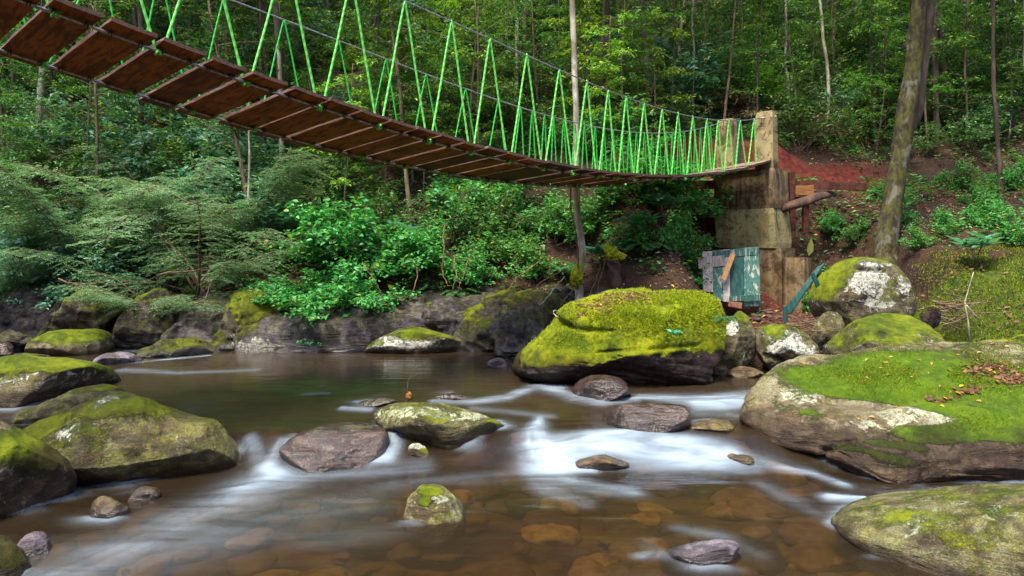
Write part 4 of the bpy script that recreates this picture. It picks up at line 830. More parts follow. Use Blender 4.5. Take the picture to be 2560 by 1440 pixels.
# flat board on a facing plane: polygon in px at depth
def slat(mb, pts, D, th, m=0, seed=0):
    """plank from a px quad (4 corners) at depth D (one per corner allowed), thickness th behind it"""
    Ds = D if isinstance(D, (list, tuple)) else [D] * 4
    P = np.array([ray(a, b, d) for (a, b), d in zip(pts, Ds)]); n_ = np.cross(P[1] - P[0], P[3] - P[0]); n_ /= np.linalg.norm(n_); n_ = n_ if n_[1] > 0 else -n_
    rs_ = np.random.RandomState(seed); k = 8; V = []
    for q in range(k + 1):
        u = q / k; l = P[0] * (1 - u) + P[3] * u; r = P[1] * (1 - u) + P[2] * u; j = (rs_.rand(2) - .5) * .006
        e = (r - l) / np.linalg.norm(r - l); l = l + e * j[0]; r = r + e * j[1]; c = .004
        V += [l + n_ * c, l + e * c, r - e * c, r + n_ * c, r + n_ * th, l + n_ * th]
    Q = []; j = np.arange(6)
    for q in range(k): Q.append(np.stack([q * 6 + j, q * 6 + (j + 1) % 6, (q + 1) * 6 + (j + 1) % 6, (q + 1) * 6 + j], 1))
    Q = np.concatenate(Q); V = np.array(V); nn_ = len(V); V = np.concatenate([V, V[:6].mean(0)[None], V[-6:].mean(0)[None]])
    T = np.concatenate([np.stack([(j + 1) % 6, j, np.full(6, nn_)], 1), np.stack([nn_ - 6 + j, nn_ - 6 + (j + 1) % 6, np.full(6, nn_ + 1)], 1)])
    mb.add(V, Q, T, m); return mb
door = empty("wooden_door", tuple(ray(1830, 765, 13.2))); tag(door, "old ledged door of flaked teal and bleached boards leaning on the pylon base", "door")
def dp(name, pts, D, th, mt, seed=0, label=None, parent=door):
    o = slat(MB(), pts, D, th, 0, seed).build(name, [mt], smooth=False); o.parent = parent; o.location = o.location - parent.location
    if label: o['label'] = label
    return o
TL, BL = 13.35, 13.0
dp("board", [(1756, 629), (1781, 628), (1783, 730), (1758, 728)], [TL, TL, BL, BL], .025, GREYW, 1, "bleached pinkish white board")
dp("board", [(1782, 626), (1806, 624), (1807, 752), (1784, 748)], [TL, TL, BL, BL], .025, TEAL, 2)
dp("board", [(1807, 624), (1824, 623), (1826, 755), (1808, 753)], [TL, TL, BL, BL], .025, GREYW, 3, "bleached grey board")
dp("board", [(1825, 622), (1858, 620), (1860, 764), (1827, 756)], [TL, TL, BL, BL], .025, TEALD, 4, "least worn teal board")
dp("board", [(1859, 619), (1897, 617), (1902, 764), (1861, 766)], [TL, TL, BL, BL], .025, TEAL, 5)
dp("batten", [(1784, 628), (1896, 619), (1896, 637), (1784, 645)], TL - .06, .03, TEAL, 6)
dp("batten", [(1824, 741), (1900, 736), (1900, 750), (1824, 754)], BL - .04, .03, TEAL, 7)
dp("batten", [(1745, 644), (1812, 638), (1812, 664), (1747, 672)], TL - .14, .03, GREYW, 8, "bleached cross board with a knot")
o = slat(MB(), [(1827, 632), (1839, 636), (1815, 702), (1803, 697)], [13.15, 13.15, 12.98, 12.98], .02).build("wood_slat", [TANW], smooth=False); tag(o, "short tan slat leaning diagonally on the teal door", "slat")
o = slat(MB(), [(1822, 754), (1856, 757), (1855, 772), (1822, 766)], 12.9, .06).build("brick", [simple_mat("brick_red", (.22, .08, .05), (.34, .16, .11), 12, .9)], smooth=False); tag(o, "reddish brick on the ground under the door", "brick")
pp(block(MB(), .05, -.72, -.1, 1.42, .40, .42, .06, seed=8), "buttress", CONC_D, label="low square stub of stained concrete")
# broken teal board leaning on the tall boulder
bb = empty("broken_board", tuple(ray(1965, 800, 9.6))); tag(bb, "broken teal board with short cross pieces leaning against the tall rounded boulder", "board")
dp("long_board", [(2043, 668), (2062, 656), (1976, 783), (1963, 770)], [9.9, 9.9, 9.5, 9.5], .02, TEALD, 11, parent=bb)
dp("cross_piece", [(2028, 684), (2036, 681), (2051, 712), (2042, 720)], 9.75, .02, TEALD, 12, parent=bb)
dp("cross_piece", [(1957, 768), (1967, 765), (1971, 800), (1962, 808)], 9.45, .02, TEALD, 13, parent=bb)
# timbers behind the pylon, holding the red bank
tf = empty("timber_frame", tuple(ray(2000, 575, 14.9))); tag(tf, "dark red timber retaining frame right of the pylon below the path", "frame")
for nm, pts, D, mt, lb in (("beam", [(1700, 452), (1800, 452), (1800, 472), (1700, 470)], 14.6, REDW, None), ("beam", [(1940, 450), (2170, 458), (2168, 476), (1940, 468)], 14.35, REDW, None), ("beam", [(1940, 512), (1985, 512), (1985, 522), (1940, 520)], 14.3, REDW, None),
                      ("post", [(1974, 430), (1988, 430), (1990, 578), (1976, 578)], 14.25, REDW, None), ("post", [(1955, 455), (1966, 455), (1966, 575), (1955, 575)], 14.35, REDW, None), ("post", [(2010, 480), (2024, 480), (2024, 580), (2010, 580)], 14.4, REDW, None),
                      ("board", [(1982, 464), (2035, 462), (2035, 488), (1982, 487)], 14.28, ORW, "orange fresh-looking board"), ("board", [(1940, 478), (1972, 478), (1972, 510), (1940, 510)], 14.4, REDW, None), ("board", [(1986, 492), (2040, 490), (2040, 505), (1986, 505)], 14.4, REDW, None)):
    dp(nm, pts, D, .10 if nm != 'board' else .03, mt, 20, lb, tf)
o = MB().tube([ray(1945, 528, 14.1), ray(1975, 515, 14.05), ray(2010, 506, 14.05), ray(2045, 492, 14.2), ray(2085, 484, 14.6)], [.07, .08, .09, .08, .06], 12, wob=.2).build("log", [STUMPM]); tag(o, "crooked grey log lying across the dark red timber frame", "log")

# ------------------------------------------------------------------ vegetation
def nrmz(a): return a / (np.linalg.norm(a, axis=-1, keepdims=True) + 1e-9)
def leaf_arr(P, D, N, L, W, droop=.18, fold=.22):
    D = nrmz(D); S = nrmz(np.cross(D, N)); N = nrmz(np.cross(S, D)); L = L[:, None]; W = W[:, None]
    b = P; t_ = P + D * L - N * L * droop
    m1 = P + D * L * .30 - N * L * droop * .1; m2 = P + D * L * .66 - N * L * droop * .45
    V = np.stack([b, m1 + S * W * .48 + N * W * fold, m2 + S * W * .38 + N * W * fold, t_, m2 - S * W * .38 + N * W * fold, m1 - S * W * .48 + N * W * fold], 1).reshape(-1, 3)
    i = np.arange(len(P))[:, None] * 6
    Q = np.concatenate([i + [0, 3, 2, 1], i + [0, 5, 4, 3]], 0)
    return V, Q
def pal(rs, n, c1, c2, yellow=.02, yc=(.30, .32, .03)):
    k = rs.rand(n)[:, None]; c = np.array(c1) * (1 - k) + np.array(c2) * k; c = c * rs.uniform(.75, 1.25, (n, 1))
    y = rs.rand(n) < yellow; c[y] = np.array(yc) * rs.uniform(.6, 1.2, (y.sum(), 1)); return np.repeat(c, 6, 0)
def curve(p, d, L, rs, n=7, up=0.0, wig=.12):
    pts = [np.array(p, float)]; d = np.array(d, float); d /= np.linalg.norm(d)
    for i in range(n - 1):
        d = d + rs.randn(3) * wig + np.array([0, 0, up]); d /= np.linalg.norm(d); pts.append(pts[-1] + d * L / (n - 1))
    return np.array(pts)
class Plant:
    def __init__(s): s.st = MB(); s.P = []; s.D = []; s.N = []; s.L = []; s.W = []; s.C = []
    def leaf(s, P, D, N, L, W, C_): s.P.append(P); s.D.append(D); s.N.append(N); s.L.append(L); s.W.append(W); s.C.append(C_)
    def fol(s, droop=.18, fold=.22):
        V, Q = leaf_arr(np.concatenate(s.P), np.concatenate(s.D), np.concatenate(s.N), np.concatenate(s.L), np.concatenate(s.W), droop, fold)
        return V, Q, np.concatenate(s.C)
def twig_leaves(pl, rs, pts, n, L, W, c1, c2, spread=.9, flat=.4, yellow=.02, jit=.03, yc=(.30, .32, .03)):
    k = len(pts) - 1; u = rs.uniform(.15, 1.0, n) * k; i = np.minimum(u.astype(int), k - 1); f = (u - i)[:, None]
    P = pts[i] * (1 - f) + pts[i + 1] * f; T = nrmz(pts[i + 1] - pts[i]); side = nrmz(np.cross(T, [0, 0, 1.0])) * np.where(rs.rand(n) < .5, 1, -1)[:, None]
    D = T * .5 + side * spread + rs.randn(n, 3) * .3 + np.array([0, 0, -.1]); N = np.array([0, 0, 1.0]) + rs.randn(n, 3) * flat
    LL = L * rs.uniform(.6, 1.2, n); pl.leaf(P + rs.randn(n, 3) * jit, D, N, LL, W / L * LL, pal(rs, n, c1, c2, yellow, yc))
def gen_bush(seed, R, Hh, nst, ntw, nlf, L, W, c1, c2, up=.1, yellow=.02, flat=.45, hang=0.0, stemr=.012, yc=(.30, .32, .03), spread=.9, jit=.03, lean=(0, 0)):
    rs = np.random.RandomState(seed); pl = Plant()
    for i in range(nst):
        a = rs.rand() * 6.283; q = rs.rand() ** .6; d = np.array([math.cos(a) * q * R + lean[0], math.sin(a) * q * R + lean[1], Hh * (1.05 - .55 * q)])
        st = curve([rs.randn() * .06 * R, rs.randn() * .06 * R, -.1], d, np.linalg.norm(d), rs, 8, -.04 - hang, .10)
        pl.st.tube(st, np.linspace(stemr, stemr * .35, 8), 5)
        for j in range(ntw):
            u = rs.uniform(.25, 1) * 7; k = min(int(u), 6); p = st[k] + (st[k + 1] - st[k]) * (u - k); b = rs.rand() * 6.283
            dd = np.array([math.cos(b), math.sin(b), rs.uniform(-.1, .5) + up]) + d / np.linalg.norm(d) * .5; tl = R * rs.uniform(.22, .5)
            tw = curve(p, dd, tl, rs, 5, -.06 - hang, .14)
            if j % 2 == 0: pl.st.tube(tw, np.linspace(stemr * .35, stemr * .15, 5), 4, caps=False)
            twig_leaves(pl, rs, tw, nlf, L, W, c1, c2, spread, flat, yellow, jit, yc)
    return pl
def gen_feather(seed, R, Hh, nst, c1, c2, dens=1.0, low=False):
    """arching stems carrying flat sprays of tiny leaflets"""
    rs = np.random.RandomState(seed); pl = Plant()
    for i in range(nst):
        a = rs.rand() * 6.283; q = rs.uniform(.45, 1.0); d = np.array([math.cos(a) * q * R, math.sin(a) * q * R * .7, Hh * rs.uniform(.35, 1.0)])
        st = curve([rs.randn() * .05, rs.randn() * .05, -.1], d + [0, 0, Hh * .3], np.linalg.norm(d) * 1.15, rs, 10, -.085, .08)
        pl.st.tube(st, np.linspace(.020, .005, 10), 6)
        nb = int(28 * dens)
        for j in range(nb):
            u = (.2 + .8 * (j + rs.rand()) / nb) * 9; k = min(int(u), 8); p = st[k] + (st[k + 1] - st[k]) * (u - k); T = nrmz(st[k + 1] - st[k]); T[2] *= .4
            sd = nrmz(np.cross(T, [0, 0, 1.])) * (1 if j % 2 else -1); dd = T * .8 + sd * .9 + rs.randn(3) * .12; dd[2] *= .3; tl = R * rs.uniform(.15, .34) * (1.15 - .5 * u / 9)
            tw = curve(p, dd, tl, rs, 6, -.05, .06)
            pl.st.tube(tw, np.linspace(.004, .0015, 6), 4, caps=False)
            ns = max(4, int(tl / .045))
            for m_ in range(ns):
                uu = (m_ + .5) / ns * 5; kk = min(int(uu), 4); pp_ = tw[kk] + (tw[kk + 1] - tw[kk]) * (uu - kk); TT = nrmz(tw[kk + 1] - tw[kk])
                s2 = nrmz(np.cross(TT, [0, 0, 1.])) * (1 if m_ % 2 else -1); d2 = TT * .7 + s2 * .8 + np.array([0, 0, rs.randn() * .18]); sl_ = tl * .5 * (1 - .6 * uu / 5); nn = max(4, int(sl_ / .012))
                f = np.linspace(.1, 1, nn)[:, None]; P = pp_ + d2 * f * sl_ + rs.randn(nn, 3) * .004 - np.array([0, 0, 1]) * f * f * sl_ * .15
                sgn = np.where(np.arange(nn) % 2, 1, -1)[:, None]; s3 = nrmz(np.cross(d2, [0, 0, 1.]))
                D = nrmz(d2) * .6 + s3 * sgn * .8; N = np.array([0, 0, 1.]) + rs.randn(nn, 3) * .25; LL = rs.uniform(.026, .042, nn)
                pl.leaf(P, D, N, LL, LL * .36, pal(rs, nn, c1, c2, .01))
    return pl
def gen_sapling(seed, Hh, r, crown0, R, nb, nl, L, W, c1, c2, lean=0.0, bark_wob=.15, yellow=.03, wig=.03):
    rs = np.random.RandomState(seed); pl = Plant()
    tr = curve([0, 0, -.3], [lean, rs.randn() * .03, 1], Hh, rs, 16, .02, wig); pl.st.tube(tr, np.linspace(r, r * .35, 16), 9, wob=bark_wob, seed=seed)
    for j in range(nb):
        u = (crown0 + (1 - crown0) * (j + rs.rand()) / nb) * 15; k = min(int(u), 14); p = tr[k] + (tr[k + 1] - tr[k]) * (u - k); a = rs.rand() * 6.283
        bl = R * rs.uniform(.5, 1.1); br = curve(p, [math.cos(a), math.sin(a), rs.uniform(.0, .55)], bl, rs, 7, -.05, .10); pl.st.tube(br, np.linspace(r * .28, r * .07, 7), 5, caps=False)
        for m_ in range(7):
            uu = rs.uniform(.3, 1) * 6; kk = min(int(uu), 5); q = br[kk] + (br[kk + 1] - br[kk]) * (uu - kk); b = rs.rand() * 6.283
            tw = curve(q, [math.cos(b), math.sin(b), rs.uniform(-.15, .25)], bl * .38, rs, 4, -.05, .1)
            twig_leaves(pl, rs, tw, nl, L, W, c1, c2, .9, .28, yellow, .03)
    return pl
def gen_lance(seed, n, L, W, c1, c2, Hh=.5, droop=.5, R=.3):
    rs = np.random.RandomState(seed); pl = Plant()
    for i in range(n):
        a = rs.rand() * 6.283; st = curve([0, 0, -.05], [math.cos(a) * R, math.sin(a) * R, Hh], Hh * rs.uniform(.6, 1.1), rs, 5, 0, .06); pl.st.tube(st, np.linspace(.008, .004, 5), 4)
        k = 7; b = np.arange(k) * 2.4 + rs.rand() * 6; P = np.repeat(st[-1:], k, 0) + rs.randn(k, 3) * .01; D = np.stack([np.cos(b), np.sin(b), rs.uniform(.0, .8, k)], 1)
        LL = L * rs.uniform(.7, 1.15, k); pl.leaf(P, D, np.array([0, 0, 1.]) + rs.randn(k, 3) * .15, LL, LL * W / L, pal(rs, k, c1, c2, .04))
    return pl
def gen_fern(seed, n, L, c1, c2):
    rs = np.random.RandomState(seed); pl = Plant()
    for i in range(n):
        a = i / n * 6.283 + rs.rand() * .5; fr = curve([0, 0, 0], [math.cos(a), math.sin(a), 1.1], L * rs.uniform(.7, 1.1), rs, 9, -.22, .03); pl.st.tube(fr, np.linspace(.004, .0012, 9), 4, caps=False)
        m_ = 26; u = np.linspace(.15, .99, m_) * 8; k = np.minimum(u.astype(int), 7); f = (u - k)[:, None]; P = fr[k] * (1 - f) + fr[k + 1] * f; T = nrmz(fr[k + 1] - fr[k]); s = nrmz(np.cross(T, [0, 0, 1.]))
        for sg in (-1, 1):
            LL = L * .26 * np.sin(np.linspace(.35, 3.0, m_)) ** .8 + .01
            pl.leaf(P, s * sg + T * .45, np.cross(s, T) + [0, 0, .2], LL, LL * .24, pal(rs, m_, c1, c2, .03))
    return pl

G_BR1, G_BR2 = (.035, .24, .055), (.10, .46, .13)
G_BL1, G_BL2 = (.05, .18, .12), (.17, .36, .27)
G_DK1, G_DK2 = (.026, .060, .018), (.080, .165, .045)
G_FE1, G_FE2 = (.085, .19, .105), (.20, .34, .21)
G_YE1, G_YE2 = (.16, .32, .03), (.32, .50, .05)
TAN1, TAN2 = (.22, .15, .07), (.42, .33, .18)
def combined(pl, name, leafm=LEAF, twm=TWIG, droop=.18, fold=.22):
    V, Q, c = pl.fol(droop, fold); mb = MB(); mb.add(V, Q, None, 0, c)
    if pl.st.V:
        Vs = np.concatenate(pl.st.V); mb.add(Vs, np.concatenate(pl.st.Q), np.concatenate(pl.st.T) if pl.st.T else None, 1)
    return mb.build(name, [leafm, twm], link=False, col=True)
def thing_plant(pl, name, label, cat, loc, rz=0, sc=1.0, group=None, leafm=LEAF, twm=TWIG, droop=.18, fold=.22, pn=('foliage', 'stem'), rot=(0, 0)):
    root = empty(name, loc); root.rotation_euler = (rot[0], rot[1], rz); root.scale = (sc, sc, sc); tag(root, label, cat, group)
    V, Q, c = pl.fol(droop, fold); mk(pn[0], V, Q, None, [leafm], None, None, c, root)
    if pl.st.V: pl.st.build(pn[1], [twm], root)
    return root
def copy_plant(src, name, label, loc, rz, sc, group, rot=(0, 0)):
    r = src.copy(); r.name = name; C.objects.link(r); r.location = loc; r.rotation_euler = (rot[0], rot[1], rz); r.scale = (sc,) * 3; r['label'] = label; r['group'] = group
    for ch in src.children:
        c = ch.copy(); C.objects.link(c); c.parent = r; c.matrix_parent_inverse = ch.matrix_parent_inverse
    return r
def gz(x, y): return float(terr(np.array([x]), np.array([y]))[0])
def at(px, D): x = (px - 1280) / F * D; return x, D
def gloc(px, D, dz=-.02): x, y = at(px, D); return (x, y, gz(x, y) + dz)

# --- individual shrubs of the bank, nearest first
fe = [gen_feather(301, 2.0, 1.5, 12, G_FE1, G_FE2), gen_feather(302, 1.5, 1.0, 9, G_FE1, G_FE2)]
f0 = thing_plant(fe[0], "feathery_shrub", "wide feathery grey-green shrub with bare yellowish stems above the mossy bank slabs", "shrub", gloc(500, 12.6), 0.6, 1.2, "feathery shrubs on the left bank")
f1 = thing_plant(fe[1], "feathery_shrub", "feathery shrub drooping over the mossy wedge rock, lowest of the feathery shrubs", "shrub", gloc(395, 12.1), 2.1, 1.0, "feathery shrubs on the left bank")
for px, D, rz, sc, src, lab in [(230, 13.3, 1.9, 1.35, f0, "large feathery shrub behind the two stones of the far left rapids"), (640, 13.8, 3.2, 1.25, f0, "feathery shrub between the yellowish bare stems and the bright broad-leaved bush"),
                                (60, 12.9, 4.0, .9, f0, "feathery shrub at the left edge above the brown bank rock"), (400, 14.6, 5.1, 1.3, f0, "highest feathery shrub, directly under the bridge planks")]:
    copy_plant(src, "feathery_shrub", lab, gloc(px, D), rz, sc, "feathery shrubs on the left bank")
br = gen_bush(311, .95, .9, 15, 17, 18, .078, .050, (.03, .17, .045), (.12, .44, .12), hang=.05, yellow=.03, flat=.5)
b0 = thing_plant(br, "broadleaf_bush", "vivid green broad-leaved bush hanging over the violet cliff", "bush", gloc(800, 11.95, -.05), 0, 1.05, "vivid green bushes over the cliff")
for px, D, dz, rz, sc, lab in [(690, 12.0, -.1, 1.2, .8, "left lobe of vivid green leaves above the mossy left end of the cliff"), (925, 12.0, -.12, 2.3, .9, "vivid green bush draping down at the right end of the violet cliff"), (870, 12.9, .1, 3.4, 1.4, "tall vivid green bush directly beneath the middle of the bridge"), (1000, 12.7, 0, 4.6, 1.05, "vivid green bush beside the long hanging roots"), (770, 11.75, -.42, 5.6, .55, "small tuft of vivid green leaves trailing lowest down the cliff"), (1150, 12.7, -.1, .7, .62, "loose vivid green bush above the blue-grey rock rib")]:
    copy_plant(b0, "broadleaf_bush", lab, gloc(px, D, dz), rz, sc, "vivid green bushes over the cliff")
bl = gen_bush(321, 1.1, 1.3, 15, 14, 14, .10, .055, G_BL1, G_BL2, hang=.03, yellow=.03)
d0 = thing_plant(bl, "dark_bush", "dense blue-green bush at the left edge over the brown bank rock", "bush", gloc(30, 12.7), 0, 1.0, "blue-green bushes of the left bank")
for px, D, rz, sc, lab in [(150, 12.6, 1, .7, "blue-green bush between the left edge and the wide feathery shrub"), (-60, 14.0, 2, 1.3, "tall blue-green bush rising at the left edge under the bridge"), (330, 15.6, 3, 1.2, "blue-green bush high on the left bank behind the feathery shrubs"), (330, 13.0, 2.2, .8, "blue-green bush poking through the feathery shrubs at the height of the bare stems"), (520, 14.6, 2.9, 1.0, "blue-green bush just right of the highest feathery shrub"), (120, 13.6, 3.9, .9, "blue-green bush above the feathery shrub of the left edge"), (560, 16.3, 4, 1.2, "blue-green bush seen through the gap below the fourth plank"), (160, 16.8, 5, 1.4, "big blue-green bush in the shade under the bridge's near end")]:
    copy_plant(d0, "dark_bush", lab, gloc(px, D), rz, sc, "blue-green bushes of the left bank")
lc = gen_lance(331, 9, .34, .085, G_BL1, (.14, .34, .26), .55)
l0 = thing_plant(lc, "long_leaved_plant", "long-leaved blue-green plant under the bridge above the vivid green bush", "plant", gloc(745, 13.2, .35), 0, 1.0, "long-leaved plants of the bank")
for px, D, dz, rz, sc, lab in [(1010, 13.0, .25, 1, .9, "long-leaved plant with one orange leaf right of the vivid green bush"), (1100, 14.0, .4, 2, .8, "long-leaved plant just below the bridge near the hanging roots"), (1420, 12.6, .0, 3, .7, "long-leaved plant at the left side of the pale trunk"), (1505, 12.5, .1, 4, .8, "long-leaved plant between the pale trunk and the mossy stump"), (1600, 12.8, .1, 5, .8, "long-leaved plant right of the mossy stump"), (1665, 13.0, .3, 6, .9, "long-leaved plant behind the huge boulder, left of the teal door"), (2440, 11.6, .1, 2, .8, "long-leaved plant over the moss slope at the right edge")]:
    copy_plant(l0, "long_leaved_plant", lab, gloc(px, D, dz), rz, sc, "long-leaved plants of the bank")
md = gen_bush(341, .62, .7, 12, 11, 12, .075, .036, (.04, .18, .045), (.12, .38, .10), yellow=.03)
m0 = thing_plant(md, "leafy_shrub", "small leafy shrub at the foot of the slope behind the pointed island rock", "shrub", gloc(1180, 12.7), 0, 1.0, "small leafy shrubs of the middle bank")
for i, (px, D, sc, lab) in enumerate([(1080, 13.1, 1.1, "small leafy shrub left of the hanging roots"), (1240, 13.3, 1.2, "leafy shrub growing halfway up the bank under the sagging planks"), (1330, 12.8, 1.0, "leafy shrub beside the brown exposed soil left of the pale trunk"), (1380, 13.6, 1.3, "leafy shrub behind the pale trunk, left half"), (1490, 13.4, 1.3, "leafy shrub behind the pale trunk, right half"), (1560, 13.8, 1.4, "leafy shrub over the mossy stump"), (1640, 13.6, 1.3, "leafy shrub under the low point of the bridge"), (1700, 14.4, 1.4, "leafy shrub touching the left side of the pylon"), (1590, 12.7, .9, "low leafy shrub at the back edge of the huge boulder"), (1690, 12.9, 1.0, "low leafy shrub beside the teal door"), (1745, 15.2, 1.5, "dense shrub pressed behind the pylon's left side"), (1650, 15.0, 1.5, "dense shrub two metres left of the pylon"), (1720, 13.6, 1.2, "shrub whose leaves reach over the top of the teal door"), (1560, 15.0, 1.6, "dense shrub under the lowest planks of the bridge"), (1290, 14.6, 1.5, "leafy shrub under the rope zigzags left of the pale trunk"), (1130, 14.6, 1.4, "leafy shrub right behind the sixteenth plank"),
                                      (2075, 13.4, .75, "fresh green shrub between the timber frame and the leaning mossy tree"), (2020, 13.2, .55, "tiny shrub on the red ground right of the pylon"), (2150, 14.2, .6, "shrub just left of the leaning mossy tree's foot"), (2470, 13.6, .9, "shrub on the litter slope at the right edge"), (2530, 12.4, .9, "shrub hanging over the moss slope at the right edge"), (2290, 12.6, .6, "little shrub behind the tall rounded boulder"), (2400, 15.5, .9, "shrub near the thin trunk on the path"), (2100, 12.9, .6, "low shrub behind the broken teal board"), (2300, 10.6, .35, "glossy seedling beside the moss ball"), (2230, 15.0, .7, "low shrub on the litter right behind the leaning mossy tree"), (2360, 13.2, .7, "low shrub at the top edge of the moss slope"), (2440, 14.8, .6, "little shrub left of the thin dark trunk"), (2540, 15.4, .9, "shrub at the right edge beside the path"), (2080, 14.9, .6, "sprig of shrub in front of the timber beam"), (2250, 13.8, .5, "little shrub right of the leaning tree's foot")]):
    copy_plant(m0, "leafy_shrub", lab, gloc(px, D), i * 1.3, sc, "small leafy shrubs of the middle bank")
fn = gen_fern(351, 9, .55, (.03, .12, .04), (.07, .22, .08))
fr0 = thing_plant(fn, "fern", "fern with broad fronds beside the leaning mossy tree", "fern", gloc(2130, 13.2, .1), 0, 1.0, "ferns of the bank", droop=.05)
for px, D, dz, sc, lab in [(1810, 8.35, None, .35, "small fern tuft at the right shoulder of the huge mossy boulder"), (1280, 12.2, .05, .8, "fern in the litter above the mossy sloping slab"), (1620, 12.4, .1, 1.0, "fern behind the huge boulder left of the door"), (2200, 15.6, .0, 1.0, "fern at the path edge behind the leaning tree"), (1150, 12.3, .05, .7, "fern over the blue-grey rock rib"), (560, 12.2, 0, .8, "fern on dark soil beside the feathery shrub's stems")]:
    loc = gloc(px, D, dz) if dz is not None else tuple(ray(1812, 800, 8.55)); copy_plant(fr0, "fern", lab, loc, px * .1, sc, "ferns of the bank")
sd = gen_lance(355, 2, .10, .05, (.03, .22, .12), (.06, .32, .18), .07, R=.2)
thing_plant(sd, "seedling", "tiny blue-green seedling rooted in the moss of the huge boulder", "seedling", tuple(ray(1690, 828, 7.75)), 0, .9)
dl = gen_bush(361, .8, .7, 10, 10, 9, .13, .035, TAN1, TAN2, hang=.12, yellow=.3, yc=(.05, .12, .04), flat=.8)
q0 = thing_plant(dl, "withered_shrub", "withered shrub with pale tan hanging leaves above the pylon's far post", "shrub", gloc(1800, 19.0, 0.1), 0, 1.1, "withered shrubs", leafm=DRY, droop=.5)
copy_plant(q0, "withered_shrub", "withered tan shrub just above the top of the near post", gloc(1880, 18.6, 0), 2, .9, "withered shrubs")
copy_plant(q0, "withered_shrub", "small withered plant in front of the dark soil right of the vivid green bushes", gloc(1330, 12.9, .3), 4, .4, "withered shrubs")

# --- trunks seen clearly
def trunk_tree(name, label, pts, rpx, D, bark, group=None, crown=None, parts=(), wob=.18, n=14, seed=0, cat='tree'):
    Ds = D if isinstance(D, list) else [D] * len(pts)
    W = np.array([ray(a, b, d) for (a, b), d in zip(pts, Ds)]); rad = np.array(rpx) / F * np.array(Ds)
    root = empty(name, tuple(W[0])); tag(root, label, cat, group)
    t_ = np.arange(len(W)); tt = np.linspace(0, len(W) - 1, (len(W) - 1) * 6 + 1)
    # smooth by cubic through points
    P = np.stack([np.interp(tt, t_, W[:, k]) for k in range(3)], 1); ker = np.array([1, 2, 3, 2, 1]) / 9
    for k in range(3):
        e = np.pad(P[:, k], 2, mode='reflect', reflect_type='odd'); P[:, k] = np.convolve(e, ker, 'valid')
    rr = np.interp(tt, t_, rad)
    o = MB().tube(P, rr, n, wob=wob, seed=seed).build("trunk", [bark], root); o.location = -root.location
    return root, P
def leafy_crown(root, base, R, n, c1, c2, L, seed, name="crown", W=None):
    rs = np.random.RandomState(seed); pl = Plant()
    for i in range(n):
        a = rs.rand() * 6.283; br_ = curve([0, 0, 0], [math.cos(a), math.sin(a), rs.uniform(-.1, .6)], R * rs.uniform(.5, 1.1), rs, 7, -.04, .1); br_ = br_ + base + [0, 0, rs.uniform(-R * .6, R * .8)]
        pl.st.tube(br_, np.linspace(.02, .005, 7), 5, caps=False)
        for k in range(6):
            q = br_[rs.randint(2, 7)]; b = rs.rand() * 6.283; tw = curve(q, [math.cos(b), math.sin(b), 0], R * .35, rs, 4, -.05, .1); twig_leaves(pl, rs, tw, 12, L, L * .5, c1, c2, .9, .3, .08)
    V, Q, c = pl.fol(); o = mk(name, V, Q, None, [LEAF], None, None, c, root); o.location = -root.location
    o = pl.st.build("branches", [TWIG], root); o.location = -root.location

pt, P = trunk_tree("pale_tree", "slim pale-barked tree with a moss cuff near its foot, standing behind the ropes", [(1450, 775), (1449, 735), (1444, 690), (1458, 640), (1452, 590), (1443, 540), (1440, 430), (1441, 300), (1436, 150), (1430, 0), (1424, -160), (1415, -420)], [16, 11.5, 10.5, 9, 9, 8, 7.6, 7.2, 7, 6.8, 6.5, 4], 12.0, WHITE_BARK, seed=5)
leafy_crown(pt, ray(1420, -260, 12.0), 1.9, 16, G_YE1, (.10, .25, .03), .12, 71)
rs = np.random.RandomState(9); mb = MB(); V4, T4_ = ICO[4]
V = V4 * [.095, .095, .17]; V = V * (1 + .35 * fbm(V4 * 3.5, 3, 4))[:, None]; mb.add(V + ray(1443, 690, 11.93), None, T4_)
o = mb.build("moss_cuff", [MOSSM], pt); o.location = -pt.location
o = MB().tube([ray(1428, 430, 11.9), ray(1426, 520, 11.88), ray(1438, 575, 11.86), ray(1446, 640, 11.85), ray(1444, 720, 11.86)], .012, 6).build("climbing_root", [ROOTM], pt); o.location = -pt.location
lt, P = trunk_tree("mossy_tree", "thick leaning tree with dark moss and white lichen at the right, forked into two stems", [(2208, 672), (2212, 640), (2222, 560), (2243, 440), (2260, 330), (2283, 160), (2298, 20), (2310, -160), (2320, -420)], [36, 28, 25, 22, 22, 19, 18, 16, 11], [12.9, 13, 13.1, 13.2, 13.3, 13.4, 13.4, 13.4, 13.4], MOSSY_BARK, n=20, seed=8)
tt_, P2 = trunk_tree("x", "x", [(2258, 345), (2285, 300), (2300, 220), (2310, 120), (2325, 0), (2335, -200)], [11, 15, 15, 14, 13, 10], 13.6, GREY_BARK, seed=12)
ch = list(tt_.children)[0]; ch.name = "second_stem"; ch.parent = lt; ch.location = -lt.location; bpy.data.objects.remove(tt_)
leafy_crown(lt, ray(2330, -230, 13.4), 2.4, 26, (.02, .08, .02), (.08, .22, .04), .13, 73)
st_, P = trunk_tree("tree_stump", "dark dead stump capped with bright yellow moss behind the huge boulder", [(1541, 750), (1540, 730), (1538, 690), (1536, 655), (1533, 640)], [15, 13, 13, 15, 12], 11.9, STUMPM, cat='stump', wob=.35, seed=3)
mb = MB()
for (a, b, s_) in [(1528, 632, (.09, .08, .10)), (1546, 642, (.10, .08, .07)), (1518, 622, (.05, .05, .09))]:
    V = V4 * s_; V = V * (1 + .4 * fbm(V4 * 3 + a, 3, 4))[:, None]; mb.add(V + ray(a, b, 11.85), None, T4_)
o = mb.build("moss_cap", [MOSSM], st_); o.location = -st_.location
